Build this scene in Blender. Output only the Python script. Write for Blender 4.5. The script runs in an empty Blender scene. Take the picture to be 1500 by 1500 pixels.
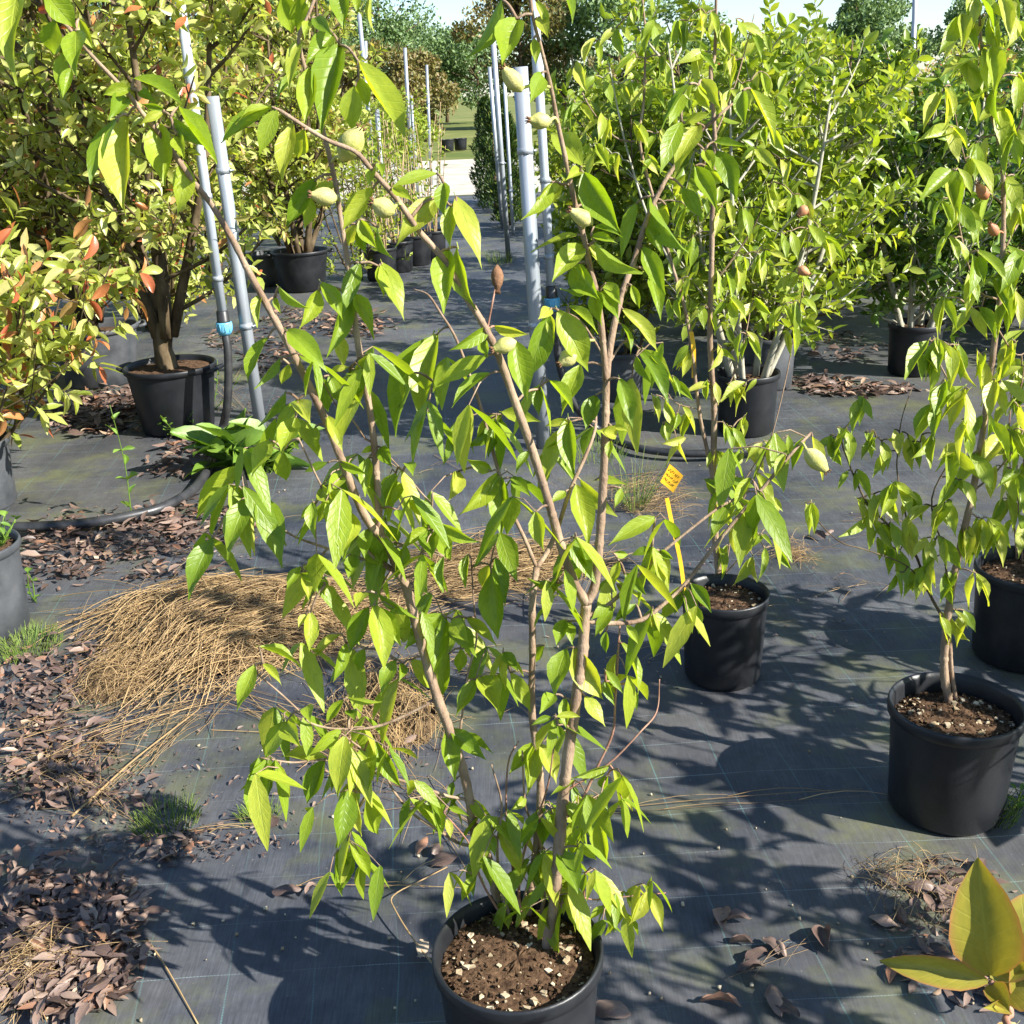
import bpy, math, random
import numpy as np
from mathutils import Matrix, Vector

# ------------------------------------------------------------------ camera, sky, sun, exposure
scene = bpy.context.scene
COL = scene.collection
FPX = 1600.0                                   # focal length in photo pixels (photo is 1500 wide)
PITCH, ROLL, EYE = math.radians(20.9), math.radians(-2.4), 1.6
cam = bpy.data.cameras.new("camera"); cam_ob = bpy.data.objects.new("camera", cam); COL.objects.link(cam_ob)
cam.sensor_width = 36.0; cam.lens = 36.0 * FPX / 1500.0; cam.clip_start = 0.02; cam.clip_end = 2000
CAMR = Matrix.Rotation(math.pi / 2 - PITCH, 3, 'X') @ Matrix.Rotation(ROLL, 3, 'Z')
cam_ob.matrix_world = Matrix.Translation((0, 0, EYE)) @ CAMR.to_4x4()
scene.camera = cam_ob

SUN_EL = math.radians(35.0)
sun_to = Vector((0.90, -0.44, 0)).normalized() * math.cos(SUN_EL) + Vector((0, 0, math.sin(SUN_EL)))
world = bpy.data.worlds.new("World"); scene.world = world; world.use_nodes = True
wn = world.node_tree; bg = wn.nodes["Background"]
sky = wn.nodes.new("ShaderNodeTexSky"); sky.sky_type = 'NISHITA'; sky.sun_disc = False
sky.sun_elevation = SUN_EL; sky.sun_rotation = math.atan2(sun_to.x, sun_to.y)
sky.air_density = 1.0; sky.dust_density = 0.4; sky.ozone_density = 4.0
wn.links.new(sky.outputs[0], bg.inputs[0]); bg.inputs[1].default_value = 0.085
sl = bpy.data.lights.new("sun", 'SUN'); sl.energy = 5.0; sl.angle = math.radians(0.53); sl.color = (1.0, 0.95, 0.86)
so = bpy.data.objects.new("sun", sl); COL.objects.link(so)
so.rotation_euler = sun_to.to_track_quat('Z', 'Y').to_euler(); so.location = (6, -3, 6)
scene.view_settings.view_transform = 'Standard'; scene.view_settings.look = 'None'
scene.view_settings.exposure = 1.45; scene.view_settings.gamma = 1.0
scene.render.engine = 'CYCLES'
scene.cycles.max_bounces = 7; scene.cycles.diffuse_bounces = 3; scene.cycles.glossy_bounces = 2
scene.cycles.transmission_bounces = 5; scene.cycles.caustics_reflective = False; scene.cycles.caustics_refractive = False

RNG = np.random.default_rng(7); random.seed(7)
CAMP = np.array([0, 0, EYE]); CR = np.array(CAMR)

# ------------------------------------------------------------------ photo pixel helpers
def ray(px, py): return CR @ np.array([(px - 750) / FPX, -(py - 750) / FPX, -1.0])
def G(px, py, z=0.0):
    d = ray(px, py); return CAMP + d * ((z - EYE) / d[2])
def PY(px, py, Y):
    d = ray(px, py); return CAMP + d * (Y / d[1])
def pix(p):
    q = CR.T @ (np.asarray(p) - CAMP); return np.array([750 + FPX * q[0] / -q[2], 750 - FPX * q[1] / -q[2]])
def depth(p): return -(CR.T @ (np.asarray(p) - CAMP))[2]
def nrm(v):
    v = np.asarray(v, float); return v / (np.linalg.norm(v, axis=-1, keepdims=True) + 1e-12)

# ------------------------------------------------------------------ materials
def new_mat(name):
    m = bpy.data.materials.new(name); m.use_nodes = True
    nt = m.node_tree; nt.nodes.clear()
    out = nt.nodes.new("ShaderNodeOutputMaterial")
    return m, nt, out
def N(nt, t, **kw):
    n = nt.nodes.new(t)
    for k, v in kw.items():
        if k.startswith("i_"): n.inputs[k[2:].replace("_", " ")].default_value = v
        else: setattr(n, k, v)
    return n
def math_n(nt, op, a, b=None, c=None):
    n = nt.nodes.new("ShaderNodeMath"); n.operation = op
    for i, v in enumerate((a, b, c)):
        if v is None: continue
        if isinstance(v, (int, float)): n.inputs[i].default_value = v
        else: nt.links.new(v, n.inputs[i])
    return n.outputs[0]
def ramp(nt, fac, stops, interp='LINEAR'):
    n = nt.nodes.new("ShaderNodeValToRGB"); cr = n.color_ramp; cr.interpolation = interp
    while len(cr.elements) < len(stops): cr.elements.new(0.5)
    for e, (p, c) in zip(cr.elements, stops):
        e.position = p; e.color = (*c, 1) if len(c) == 3 else c
    nt.links.new(fac, n.inputs[0]); return n.outputs[0]
def mixc(nt, fac, a, b, mode='MIX'):
    n = nt.nodes.new("ShaderNodeMix"); n.data_type = 'RGBA'; n.blend_type = mode
    for sock, v in ((n.inputs[0], fac), (n.inputs[6], a), (n.inputs[7], b)):
        if isinstance(v, (int, float)): sock.default_value = v
        elif isinstance(v, tuple): sock.default_value = (*v, 1)
        else: nt.links.new(v, sock)
    return n.outputs[2]
def noise(nt, vec, scale, detail=3, rough=0.55, dims='3D', w=None):
    n = nt.nodes.new("ShaderNodeTexNoise"); n.noise_dimensions = dims
    n.inputs["Scale"].default_value = scale; n.inputs["Detail"].default_value = detail; n.inputs["Roughness"].default_value = rough
    if vec is not None: nt.links.new(vec, n.inputs["Vector"])
    if w is not None: nt.links.new(w, n.inputs["W"])
    return n.outputs[0]

def leaf_mat(name, stops, trans, tfac=0.38, rough=0.42, veins=1.0, spots=0.0, spec=0.45, edge=None):
    """leaf with translucency, vein relief, per-leaf colour from object / island random"""
    m, nt, out = new_mat(name)
    oi = nt.nodes.new("ShaderNodeObjectInfo"); ge = nt.nodes.new("ShaderNodeNewGeometry")
    rnd = math_n(nt, 'FRACT', math_n(nt, 'ADD', oi.outputs["Random"], ge.outputs["Random Per Island"]))
    col = ramp(nt, rnd, stops)
    tc = nt.nodes.new("ShaderNodeTexCoord"); sx = nt.nodes.new("ShaderNodeSeparateXYZ"); nt.links.new(tc.outputs["UV"], sx.inputs[0])
    u = math_n(nt, 'ABSOLUTE', math_n(nt, 'MULTIPLY_ADD', sx.outputs[0], 2.0, -1.0)); v = sx.outputs[1]
    # midrib and arched side veins
    mid = math_n(nt, 'SUBTRACT', 1.0, math_n(nt, 'SMOOTH_MIN', math_n(nt, 'MULTIPLY', u, 14.0), 1.0, 0.3))
    ph = math_n(nt, 'SUBTRACT', math_n(nt, 'MULTIPLY', v, 8.0), math_n(nt, 'MULTIPLY', math_n(nt, 'POWER', u, 0.8), 1.9))
    tri = math_n(nt, 'ABSOLUTE', math_n(nt, 'SUBTRACT', math_n(nt, 'FRACT', ph), 0.5))
    side = math_n(nt, 'MULTIPLY', math_n(nt, 'SUBTRACT', 1.0, math_n(nt, 'MINIMUM', math_n(nt, 'MULTIPLY', tri, 9.0), 1.0)), math_n(nt, 'SUBTRACT', 1.0, math_n(nt, 'MULTIPLY', u, 0.6)))
    vein = math_n(nt, 'MAXIMUM', mid, math_n(nt, 'MULTIPLY', side, 0.75))
    nz = noise(nt, tc.outputs["UV"], 7.0, 3, 0.6, '4D', math_n(nt, 'MULTIPLY', rnd, 40.0))
    col = mixc(nt, 1.0, col, ramp(nt, nz, [(0.3, (0.80, 0.84, 0.8)), (0.7, (1.12, 1.08, 1.0))]), 'MULTIPLY')
    col = mixc(nt, math_n(nt, 'MULTIPLY', vein, 0.30 * veins), col, mixc(nt, 0.5, col, (0.62, 0.72, 0.22)))
    if edge:
        col = mixc(nt, math_n(nt, 'MULTIPLY', math_n(nt, 'POWER', u, 9.0), 0.8), col, edge)
    if spots:
        sp = noise(nt, tc.outputs["UV"], 26.0, 1, 0.5, '4D', math_n(nt, 'MULTIPLY', rnd, 91.0))
        col = mixc(nt, math_n(nt, 'MULTIPLY', math_n(nt, 'GREATER_THAN', sp, 0.735), spots), col, (0.05, 0.035, 0.012))
    p = nt.nodes.new("ShaderNodeBsdfPrincipled"); p.inputs["Roughness"].default_value = rough
    p.inputs["Specular IOR Level"].default_value = spec
    nt.links.new(col, p.inputs["Base Color"])
    h = math_n(nt, 'ADD', math_n(nt, 'MULTIPLY', vein, -1.0), math_n(nt, 'MULTIPLY', nz, 0.8))
    b = nt.nodes.new("ShaderNodeBump"); b.inputs["Strength"].default_value = 0.32 * max(veins, 0.3); b.inputs["Distance"].default_value = 0.003
    nt.links.new(h, b.inputs["Height"]); nt.links.new(b.outputs[0], p.inputs["Normal"])
    t = nt.nodes.new("ShaderNodeBsdfTranslucent"); nt.links.new(mixc(nt, 1.0, col, trans, 'MULTIPLY'), t.inputs[0])
    mx = nt.nodes.new("ShaderNodeMixShader"); mx.inputs[0].default_value = tfac
    nt.links.new(p.outputs[0], mx.inputs[1]); nt.links.new(t.outputs[0], mx.inputs[2]); nt.links.new(mx.outputs[0], out.inputs[0])
    return m

def simple_mat(name, c1, c2, scale=8.0, rough=0.6, spec=0.4, bump=0.0, bscale=60.0, island=0.0, metallic=0.0, stretch=None):
    m, nt, out = new_mat(name)
    tc = nt.nodes.new("ShaderNodeTexCoord"); vec = tc.outputs["Object"]
    if stretch:
        mp = nt.nodes.new("ShaderNodeMapping"); mp.inputs["Scale"].default_value = stretch; nt.links.new(vec, mp.inputs[0]); vec = mp.outputs[0]
    f = noise(nt, vec, scale, 5, 0.6)
    if island:
        oi = nt.nodes.new("ShaderNodeObjectInfo"); ge = nt.nodes.new("ShaderNodeNewGeometry")
        r = math_n(nt, 'FRACT', math_n(nt, 'ADD', oi.outputs["Random"], ge.outputs["Random Per Island"]))
        f = math_n(nt, 'ADD', math_n(nt, 'MULTIPLY', f, 1 - island), math_n(nt, 'MULTIPLY', r, island))
        lo, hi = 0.3 * (1 - island), 0.7 * (1 - island) + island
    else: lo, hi = 0.32, 0.68
    p = nt.nodes.new("ShaderNodeBsdfPrincipled"); p.inputs["Roughness"].default_value = rough
    p.inputs["Specular IOR Level"].default_value = spec; p.inputs["Metallic"].default_value = metallic
    nt.links.new(ramp(nt, f, [(lo, c1), (hi, c2)]), p.inputs["Base Color"])
    if bump:
        b = nt.nodes.new("ShaderNodeBump"); b.inputs["Strength"].default_value = bump; b.inputs["Distance"].default_value = 0.004
        nt.links.new(noise(nt, vec, bscale, 4, 0.65), b.inputs["Height"]); nt.links.new(b.outputs[0], p.inputs["Normal"])
    nt.links.new(p.outputs[0], out.inputs[0])
    return m

M = {}
M['leaf'] = leaf_mat("sweetshrub_leaf", [(0, (0.16, 0.26, 0.018)), (0.4, (0.26, 0.37, 0.025)), (0.75, (0.36, 0.44, 0.04)), (1, (0.46, 0.49, 0.07))], (1.4, 1.36, 0.45), 0.5, 0.40, 1.0, 0.8, 0.5)
M['leaf_lime'] = leaf_mat("lime_leaf", [(0, (0.22, 0.33, 0.025)), (0.5, (0.36, 0.45, 0.045)), (1, (0.52, 0.54, 0.10))], (1.4, 1.36, 0.45), 0.5, 0.40, 0.9, 0.3, 0.5)
M['photinia'] = leaf_mat("photinia_leaf", [(0, (0.24, 0.30, 0.05)), (0.4, (0.40, 0.45, 0.10)), (0.8, (0.52, 0.54, 0.20)), (0.95, (0.50, 0.42, 0.17)), (1, (0.44, 0.28, 0.13))], (1.3, 1.3, 0.5), 0.45, 0.33, 0.25, 0)
M['red_leaf'] = leaf_mat("red_young_leaf", [(0, (0.42, 0.10, 0.05)), (0.5, (0.46, 0.18, 0.07)), (1, (0.50, 0.28, 0.11))], (1.4, 0.8, 0.6), 0.3, 0.33, 0.3, 0)
M['green_leaf'] = leaf_mat("mid_green_leaf", [(0, (0.13, 0.21, 0.02)), (0.5, (0.27, 0.36, 0.04)), (1, (0.42, 0.47, 0.08))], (1.4, 1.35, 0.5), 0.45, 0.36, 0.2, 0)
M['dark_leaf'] = leaf_mat("glossy_dark_leaf", [(0, (0.05, 0.11, 0.014)), (0.6, (0.12, 0.21, 0.025)), (1, (0.22, 0.31, 0.05))], (1.3, 1.3, 0.5), 0.25, 0.28, 0.2, 0)
M['conifer'] = leaf_mat("conifer_spray", [(0, (0.02, 0.055, 0.012)), (0.7, (0.05, 0.10, 0.015)), (1, (0.14, 0.17, 0.03))], (1.1, 1.2, 0.5), 0.15, 0.5, 0, 0)
M['far_tree'] = leaf_mat("far_tree_leaf", [(0, (0.09, 0.15, 0.06)), (0.6, (0.15, 0.24, 0.09)), (1, (0.23, 0.32, 0.13))], (1.2, 1.2, 0.7), 0.25, 0.5, 0, 0)
M['far_brown'] = leaf_mat("willow_brown_leaf", [(0, (0.12, 0.11, 0.03)), (0.6, (0.20, 0.18, 0.05)), (1, (0.24, 0.16, 0.08))], (1.2, 1.2, 0.7), 0.25, 0.5, 0, 0)
M['corner_leaf'] = leaf_mat("yellow_corner_leaf", [(0, (0.27, 0.25, 0.035)), (1, (0.34, 0.30, 0.05))], (1.3, 1.15, 0.4), 0.35, 0.40, 0.5, 0.0, 0.4, (0.42, 0.16, 0.08))
M['weed'] = leaf_mat("weed_leaf", [(0, (0.08, 0.17, 0.02)), (1, (0.20, 0.32, 0.05))], (1.3, 1.3, 0.5), 0.3, 0.45, 0.6, 0)
M['grass'] = simple_mat("grass_blade", (0.06, 0.13, 0.02), (0.22, 0.28, 0.06), 3, 0.6, 0.3, island=0.8)
M['dead_leaf'] = leaf_mat("dead_leaf", [(0, (0.045, 0.028, 0.026)), (0.3, (0.11, 0.070, 0.062)), (0.6, (0.18, 0.120, 0.105)), (0.85, (0.26, 0.185, 0.155)), (0.94, (0.24, 0.11, 0.065)), (1, (0.38, 0.30, 0.23))], (1.0, .8, .6), 0.08, 0.45, 0.5, 0.4)
M['straw'] = simple_mat("straw", (0.11, 0.065, 0.032), (0.54, 0.37, 0.17), 12, 0.5, 0.4, island=0.8)
M['thatch'] = simple_mat("thatch_mat", (0.06, 0.04, 0.025), (0.18, 0.12, 0.06), 40, 0.9, 0.1, 0.8, 120)
M['bark'] = simple_mat("sweetshrub_bark", (0.16, 0.10, 0.065), (0.34, 0.25, 0.17), 38, 0.75, 0.25, 0.6, 160, stretch=(1, 1, 0.5))
M['dark_bark'] = simple_mat("dark_bark", (0.05, 0.035, 0.02), (0.16, 0.12, 0.07), 20, 0.85, 0.15, 0.7, 60, stretch=(1, 1, 0.4))
M['pale_bark'] = simple_mat("pale_bark", (0.24, 0.23, 0.17), (0.46, 0.43, 0.34), 14, 0.75, 0.2, 0.5, 60)
M['cane'] = simple_mat("dry_cane", (0.30, 0.20, 0.12), (0.5, 0.38, 0.22), 10, 0.7, 0.2)
M['pot'] = simple_mat("black_pot_plastic", (0.007, 0.008, 0.010), (0.018, 0.0195, 0.023), 9, 0.40, 0.4, 0.12, 140)
M['pot_grey'] = simple_mat("dusty_grey_pot_plastic", (0.03, 0.034, 0.04), (0.085, 0.09, 0.098), 7, 0.55, 0.45, 0.15, 90)
M['soil'] = simple_mat("potting_soil", (0.025, 0.014, 0.009), (0.14, 0.085, 0.05), 70, 0.95, 0.1, 1.0, 120)
M['crumb'] = simple_mat("soil_crumb", (0.018, 0.010, 0.007), (0.13, 0.08, 0.045), 60, 0.95, 0.1, 0.5, 90, island=0.7)
M['perlite'] = simple_mat("perlite", (0.22, 0.16, 0.09), (0.58, 0.50, 0.36), 30, 0.9, 0.1, 0.4, 80, island=0.6)
M['galv'] = simple_mat("galvanised_pipe", (0.24, 0.27, 0.30), (0.40, 0.43, 0.47), 18, 0.42, 0.5, 0.08, 60, metallic=0.35, stretch=(1, 1, 0.12))
M['pvc'] = simple_mat("pale_pvc_pipe", (0.30, 0.34, 0.40), (0.46, 0.50, 0.55), 9, 0.4, 0.5, stretch=(1, 1, 0.2))
M['black'] = simple_mat("black_hose", (0.016, 0.017, 0.019), (0.045, 0.045, 0.047), 12, 0.4, 0.5, 0.1, 60)
M['blue'] = simple_mat("blue_fitting", (0.10, 0.36, 0.55), (0.16, 0.46, 0.66), 20, 0.4, 0.5)
M['tag'] = simple_mat("yellow_tag", (0.72, 0.36, 0.015), (0.85, 0.50, 0.03), 30, 0.5, 0.4)
M['ink'] = simple_mat("tag_ink", (0.05, 0.03, 0.015), (0.10, 0.06, 0.02), 30, 0.7, 0.2)
M['fruit'] = simple_mat("green_seed_capsule", (0.32, 0.33, 0.07), (0.56, 0.50, 0.20), 34, 0.6, 0.3, 0.5, 90)
M['fruit_dry'] = simple_mat("brown_seed_capsule", (0.10, 0.05, 0.025), (0.24, 0.13, 0.07), 40, 0.8, 0.2, 0.8, 90)
M['fruit_red'] = simple_mat("rosy_seed_capsule", (0.34, 0.12, 0.06), (0.48, 0.24, 0.12), 30, 0.55, 0.3, 0.3, 90)
M['red_twig'] = simple_mat("reddish_twig", (0.20, 0.09, 0.06), (0.34, 0.20, 0.14), 40, 0.6, 0.3, 0.3, 90)
M['gravel'] = simple_mat("pale_gravel", (0.32, 0.30, 0.24), (0.52, 0.48, 0.40), 1.2, 0.9, 0.2, 0.5, 14)
M['earth'] = simple_mat("far_ground", (0.09, 0.12, 0.03), (0.20, 0.20, 0.07), 0.25, 0.95, 0.1, 0.6, 3)

def cloth_material():
    m, nt, out = new_mat("woven_ground_cloth")
    tc = nt.nodes.new("ShaderNodeTexCoord"); P = tc.outputs["Object"]
    sp = nt.nodes.new("ShaderNodeSeparateXYZ"); nt.links.new(P, sp.inputs[0])
    wob = math_n(nt, 'MULTIPLY', math_n(nt, 'SUBTRACT', noise(nt, P, 1.3, 2), 0.5), 0.05)
    x = math_n(nt, 'ADD', math_n(nt, 'MULTIPLY_ADD', sp.outputs[1], 0.10, sp.outputs[0]), wob)
    y = math_n(nt, 'ADD', math_n(nt, 'MULTIPLY_ADD', sp.outputs[0], -0.02, sp.outputs[1]), wob)
    def line(c, period, off, half):
        f = math_n(nt, 'FRACT', math_n(nt, 'DIVIDE', math_n(nt, 'ADD', c, off), period))
        return math_n(nt, 'LESS_THAN', math_n(nt, 'ABSOLUTE', math_n(nt, 'SUBTRACT', f, 0.5)), half / period)
    dash = lambda c: math_n(nt, 'MULTIPLY_ADD', math_n(nt, 'GREATER_THAN', math_n(nt, 'FRACT', math_n(nt, 'MULTIPLY', c, 150.0)), 0.35), 0.6, 0.4)
    lh = math_n(nt, 'MULTIPLY', line(y, 0.145, -0.04, 0.0010), dash(x))
    lv = math_n(nt, 'MULTIPLY', line(x, 0.165, -0.48, 0.0014), dash(y))
    fade = ramp(nt, noise(nt, P, 2.4, 3), [(0.38, (0.03,) * 3), (0.66, (0.60,) * 3)])
    dust = ramp(nt, noise(nt, P, 1.7, 6, 0.62), [(0.36, (0,) * 3), (0.66, (1,) * 3)])
    fine = ramp(nt, noise(nt, P, 26, 4, 0.7), [(0.3, (0.82,) * 3), (0.7, (1.18,) * 3)])
    mp = nt.nodes.new("ShaderNodeMapping"); mp.inputs["Scale"].default_value = (1, 0.06, 1); nt.links.new(P, mp.inputs[0])
    thr = ramp(nt, noise(nt, mp.outputs[0], 260, 2, 0.6), [(0.35, (0.82,) * 3), (0.65, (1.2,) * 3)])
    base = mixc(nt, dust, (0.026, 0.031, 0.043), (0.088, 0.091, 0.099))
    base = mixc(nt, 1.0, mixc(nt, 1.0, base, fine, 'MULTIPLY'), thr, 'MULTIPLY')
    dirt = ramp(nt, noise(nt, P, 0.55, 5, 0.62), [(0.44, (0,) * 3), (0.62, (1,) * 3)])
    base = mixc(nt, math_n(nt, 'MULTIPLY', dirt, 0.40), base, (0.105, 0.095, 0.080))
    moss = math_n(nt, 'MULTIPLY', ramp(nt, noise(nt, P, 2.6, 6, 0.66), [(0.50, (0,) * 3), (0.68, (1,) * 3)]), math_n(nt, 'MULTIPLY_ADD', dust, 0.5, 0.3))
    base = mixc(nt, moss, base, (0.135, 0.145, 0.045))
    grit = math_n(nt, 'GREATER_THAN', noise(nt, P, 120, 1, 0.4), 0.775)
    base = mixc(nt, math_n(nt, 'MULTIPLY', grit, 0.5), base, (0.25, 0.22, 0.18))
    base = mixc(nt, math_n(nt, 'MULTIPLY', lh, fade), base, (0.28, 0.38, 0.38))
    base = mixc(nt, math_n(nt, 'MULTIPLY', lv, math_n(nt, 'MULTIPLY', fade, 0.8)), base, (0.13, 0.30, 0.28))
    p = nt.nodes.new("ShaderNodeBsdfPrincipled"); nt.links.new(base, p.inputs["Base Color"])
    p.inputs["Roughness"].default_value = 0.55; p.inputs["Specular IOR Level"].default_value = 0.35
    wv = nt.nodes.new("ShaderNodeTexWave"); wv.inputs["Scale"].default_value = 180; nt.links.new(P, wv.inputs[0])
    b = nt.nodes.new("ShaderNodeBump"); b.inputs["Strength"].default_value = 0.25; b.inputs["Distance"].default_value = 0.004
    nt.links.new(math_n(nt, 'ADD', noise(nt, P, 90, 3), math_n(nt, 'MULTIPLY', wv.outputs[1], 0.4)), b.inputs["Height"]); nt.links.new(b.outputs[0], p.inputs["Normal"])
    nt.links.new(p.outputs[0], out.inputs[0])
    return m
M['cloth'] = cloth_material()

# ------------------------------------------------------------------ object helpers
def tag(o, label=None, cat=None, group=None, kind=None):
    if label: o["label"] = label
    if cat: o["category"] = cat
    if group: o["group"] = group
    if kind: o["kind"] = kind
    return o
def empty(name, loc, label, cat, group=None):
    o = bpy.data.objects.new(name, None); COL.objects.link(o); o.location = loc; o.empty_display_size = 0.1
    return tag(o, label, cat, group)
def link(name, me, mat, parent=None, kind=None):
    """parts are built in world coordinates; the parent Empty only shifts them"""
    if mat is not None and not me.materials: me.materials.append(mat)
    o = bpy.data.objects.new(name, me); COL.objects.link(o)
    if parent is not None:
        o.parent = parent; o.matrix_parent_inverse = PINV(parent)
    if kind: o["kind"] = kind
    return o
def PINV(p): return Matrix.Translation(p.location).inverted()

class MB:
    def __init__(s): s.v = []; s.f = []
    def tube(s, pts, rad, n=6, cap=True, jit=0.0):
        pts = np.asarray(pts, float); k = len(pts)
        rad = np.full(k, rad) if np.isscalar(rad) else np.asarray(rad, float)
        if jit: rad = rad * (1 + RNG.uniform(-jit, jit, k))
        t = nrm(np.gradient(pts, axis=0)); ref = np.array([0, 0, 1.0]) if abs(t[0][2]) < 0.9 else np.array([1.0, 0, 0])
        a = nrm(np.cross(t[0], ref)); b0 = len(s.v)
        for i in range(k):
            a = nrm(a - t[i] * np.dot(a, t[i])); b = np.cross(t[i], a)
            for j in range(n):
                q = 2 * math.pi * j / n
                s.v.append(tuple(pts[i] + rad[i] * (math.cos(q) * a + math.sin(q) * b)))
        for i in range(k - 1):
            for j in range(n):
                s.f.append((b0 + i * n + j, b0 + i * n + (j + 1) % n, b0 + (i + 1) * n + (j + 1) % n, b0 + (i + 1) * n + j))
        if cap:
            s.f.append(tuple(b0 + j for j in range(n))[::-1]); s.f.append(tuple(b0 + (k - 1) * n + j for j in range(n)))
        return s
    def lathe(s, c, prof, n=40, close=False, wob=0.0):
        b0 = len(s.v); c = np.asarray(c, float)
        for (r, z) in prof:
            for j in range(n):
                q = 2 * math.pi * j / n; rr = r * (1 + wob * math.sin(2 * q + 1.0))
                s.v.append((c[0] + rr * math.cos(q), c[1] + rr * math.sin(q), c[2] + z))
        for i in range(len(prof) - 1):
            for j in range(n):
                s.f.append((b0 + i * n + j, b0 + i * n + (j + 1) % n, b0 + (i + 1) * n + (j + 1) % n, b0 + (i + 1) * n + j))
        if close:
            s.f.append(tuple(b0 + (len(prof) - 1) * n + j for j in range(n)))
            s.f.append(tuple(b0 + j for j in range(n))[::-1])
        return s
    def add(s, v, f):
        b0 = len(s.v); s.v += [tuple(x) for x in v]; s.f += [tuple(b0 + i for i in q) for q in f]; return s
    def box(s, c, sx, sy, sz):
        c = np.asarray(c); v = [c + np.array([x * sx, y * sy, z * sz]) / 2 for x in (-1, 1) for y in (-1, 1) for z in (-1, 1)]
        return s.add(v, [(0, 1, 3, 2), (4, 6, 7, 5), (0, 4, 5, 1), (2, 3, 7, 6), (0, 2, 6, 4), (1, 5, 7, 3)])
    def mesh(s, name, smooth=True):
        me = bpy.data.meshes.new(name); me.from_pydata(s.v, [], s.f); me.update()
        if smooth: me.polygons.foreach_set("use_smooth", [True] * len(me.polygons))
        return me

def smooth_path(pts, per=6):
    """Catmull-Rom through the points"""
    P = np.asarray(pts, float); P = np.vstack([2 * P[0] - P[1], P, 2 * P[-1] - P[-2]]); o = []
    for i in range(1, len(P) - 2):
        for t in np.arange(per) / per:
            a, b, c, d = P[i - 1], P[i], P[i + 1], P[i + 2]
            o.append(0.5 * (2 * b + (c - a) * t + (2 * a - 5 * b + 4 * c - d) * t * t + (3 * b - a - 3 * c + d) * t ** 3))
    o.append(P[-2]); return np.array(o)

# ------------------------------------------------------------------ leaf meshes: base at origin, tip at (0,1,0), normal +Z
PROF = {'sweet': ([0, .1, .25, .42, .6, .76, .89, 1], [.10, .48, .90, 1, .83, .46, .16, .02]),
        'oval': ([0, .12, .3, .5, .68, .84, .95, 1], [.10, .50, .88, 1, .93, .66, .30, .04]),
        'broad': ([0, .1, .25, .42, .6, .77, .91, 1], [.16, .55, .92, 1, .90, .66, .30, .03])}
def leaf_mesh(name, prof, mat, arch=.08, fold=.16, wave=.02, side=.0, pet=.08, seed=0, tiptwist=0.0, cols=4):
    r = np.random.default_rng(seed); T, W = PROF[prof]; v = []; uv = []; f = []
    k = cols + 1; ph = r.uniform(0, 6)
    for t, w in zip(T, W):
        for j in range(k):
            u = -1 + 2 * j / cols
            x = 0.5 * u * w; z = arch * 4 * t * (1 - t) + fold * 0.5 * w * (abs(u) ** 1.3 - .45) + wave * math.sin(9 * t + ph + (2.0 if u > 0 else 0)) * abs(u)
            a = tiptwist * t * t; x, z2 = x * math.cos(a), z + x * math.sin(a) * .6
            x += side * 4 * t * (1 - t)
            v.append((x, t, z2)); uv.append(((u + 1) / 2, t))
    for i in range(len(T) - 1):
        for j in range(cols):
            f.append((i * k + j, i * k + j + 1, (i + 1) * k + j + 1, (i + 1) * k + j))
    n0 = len(v)
    if pet:
        for y, rr, zz in ((-pet, .012, -.3 * pet), (.03, .010, -.016)):
            for q in range(3):
                v.append((rr * math.cos(q * 2.094), y, zz + rr * math.sin(q * 2.094))); uv.append((.5, .5))
        for q in range(3): f.append((n0 + q, n0 + (q + 1) % 3, n0 + 3 + (q + 1) % 3, n0 + 3 + q))
    me = bpy.data.meshes.new(name); me.from_pydata(v, [], f); me.update()
    l = me.uv_layers.new(name="UVMap")
    idx = np.zeros(len(me.loops), int); me.loops.foreach_get("vertex_index", idx)
    l.data.foreach_set("uv", np.array(uv)[idx].astype(np.float32).ravel())
    me.polygons.foreach_set("use_smooth", [True] * len(me.polygons)); me.materials.append(mat)
    return me
def leaf_set(mat, prof='sweet', n=10, droop=1.0, pet=.08, seed=0):
    r = np.random.default_rng(seed + 50)
    return [leaf_mesh("leaf_blade", prof, mat, arch=r.uniform(.03, .15) * droop, fold=r.uniform(.05, .42), wave=r.uniform(.005, .035),
                      side=r.uniform(-.05, .05), pet=pet, seed=seed + i, tiptwist=r.uniform(-.8, .8)) for i in range(n)]
def leaf_matrix(base, y, x, L, W):
    y = nrm(y); x = nrm(x - y * np.dot(x, y)); z = np.cross(x, y)
    return Matrix(((x[0] * W, y[0] * L, z[0] * L, base[0]), (x[1] * W, y[1] * L, z[1] * L, base[1]), (x[2] * W, y[2] * L, z[2] * L, base[2]), (0, 0, 0, 1)))
def put_leaf(meshes, mtx, parent, name='leaf'):
    o = bpy.data.objects.new(name, meshes[int(RNG.integers(len(meshes)))]); COL.objects.link(o)
    o.parent = parent; o.matrix_parent_inverse = Matrix.Translation(parent.location).inverted(); o.matrix_basis = mtx
    return o

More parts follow.
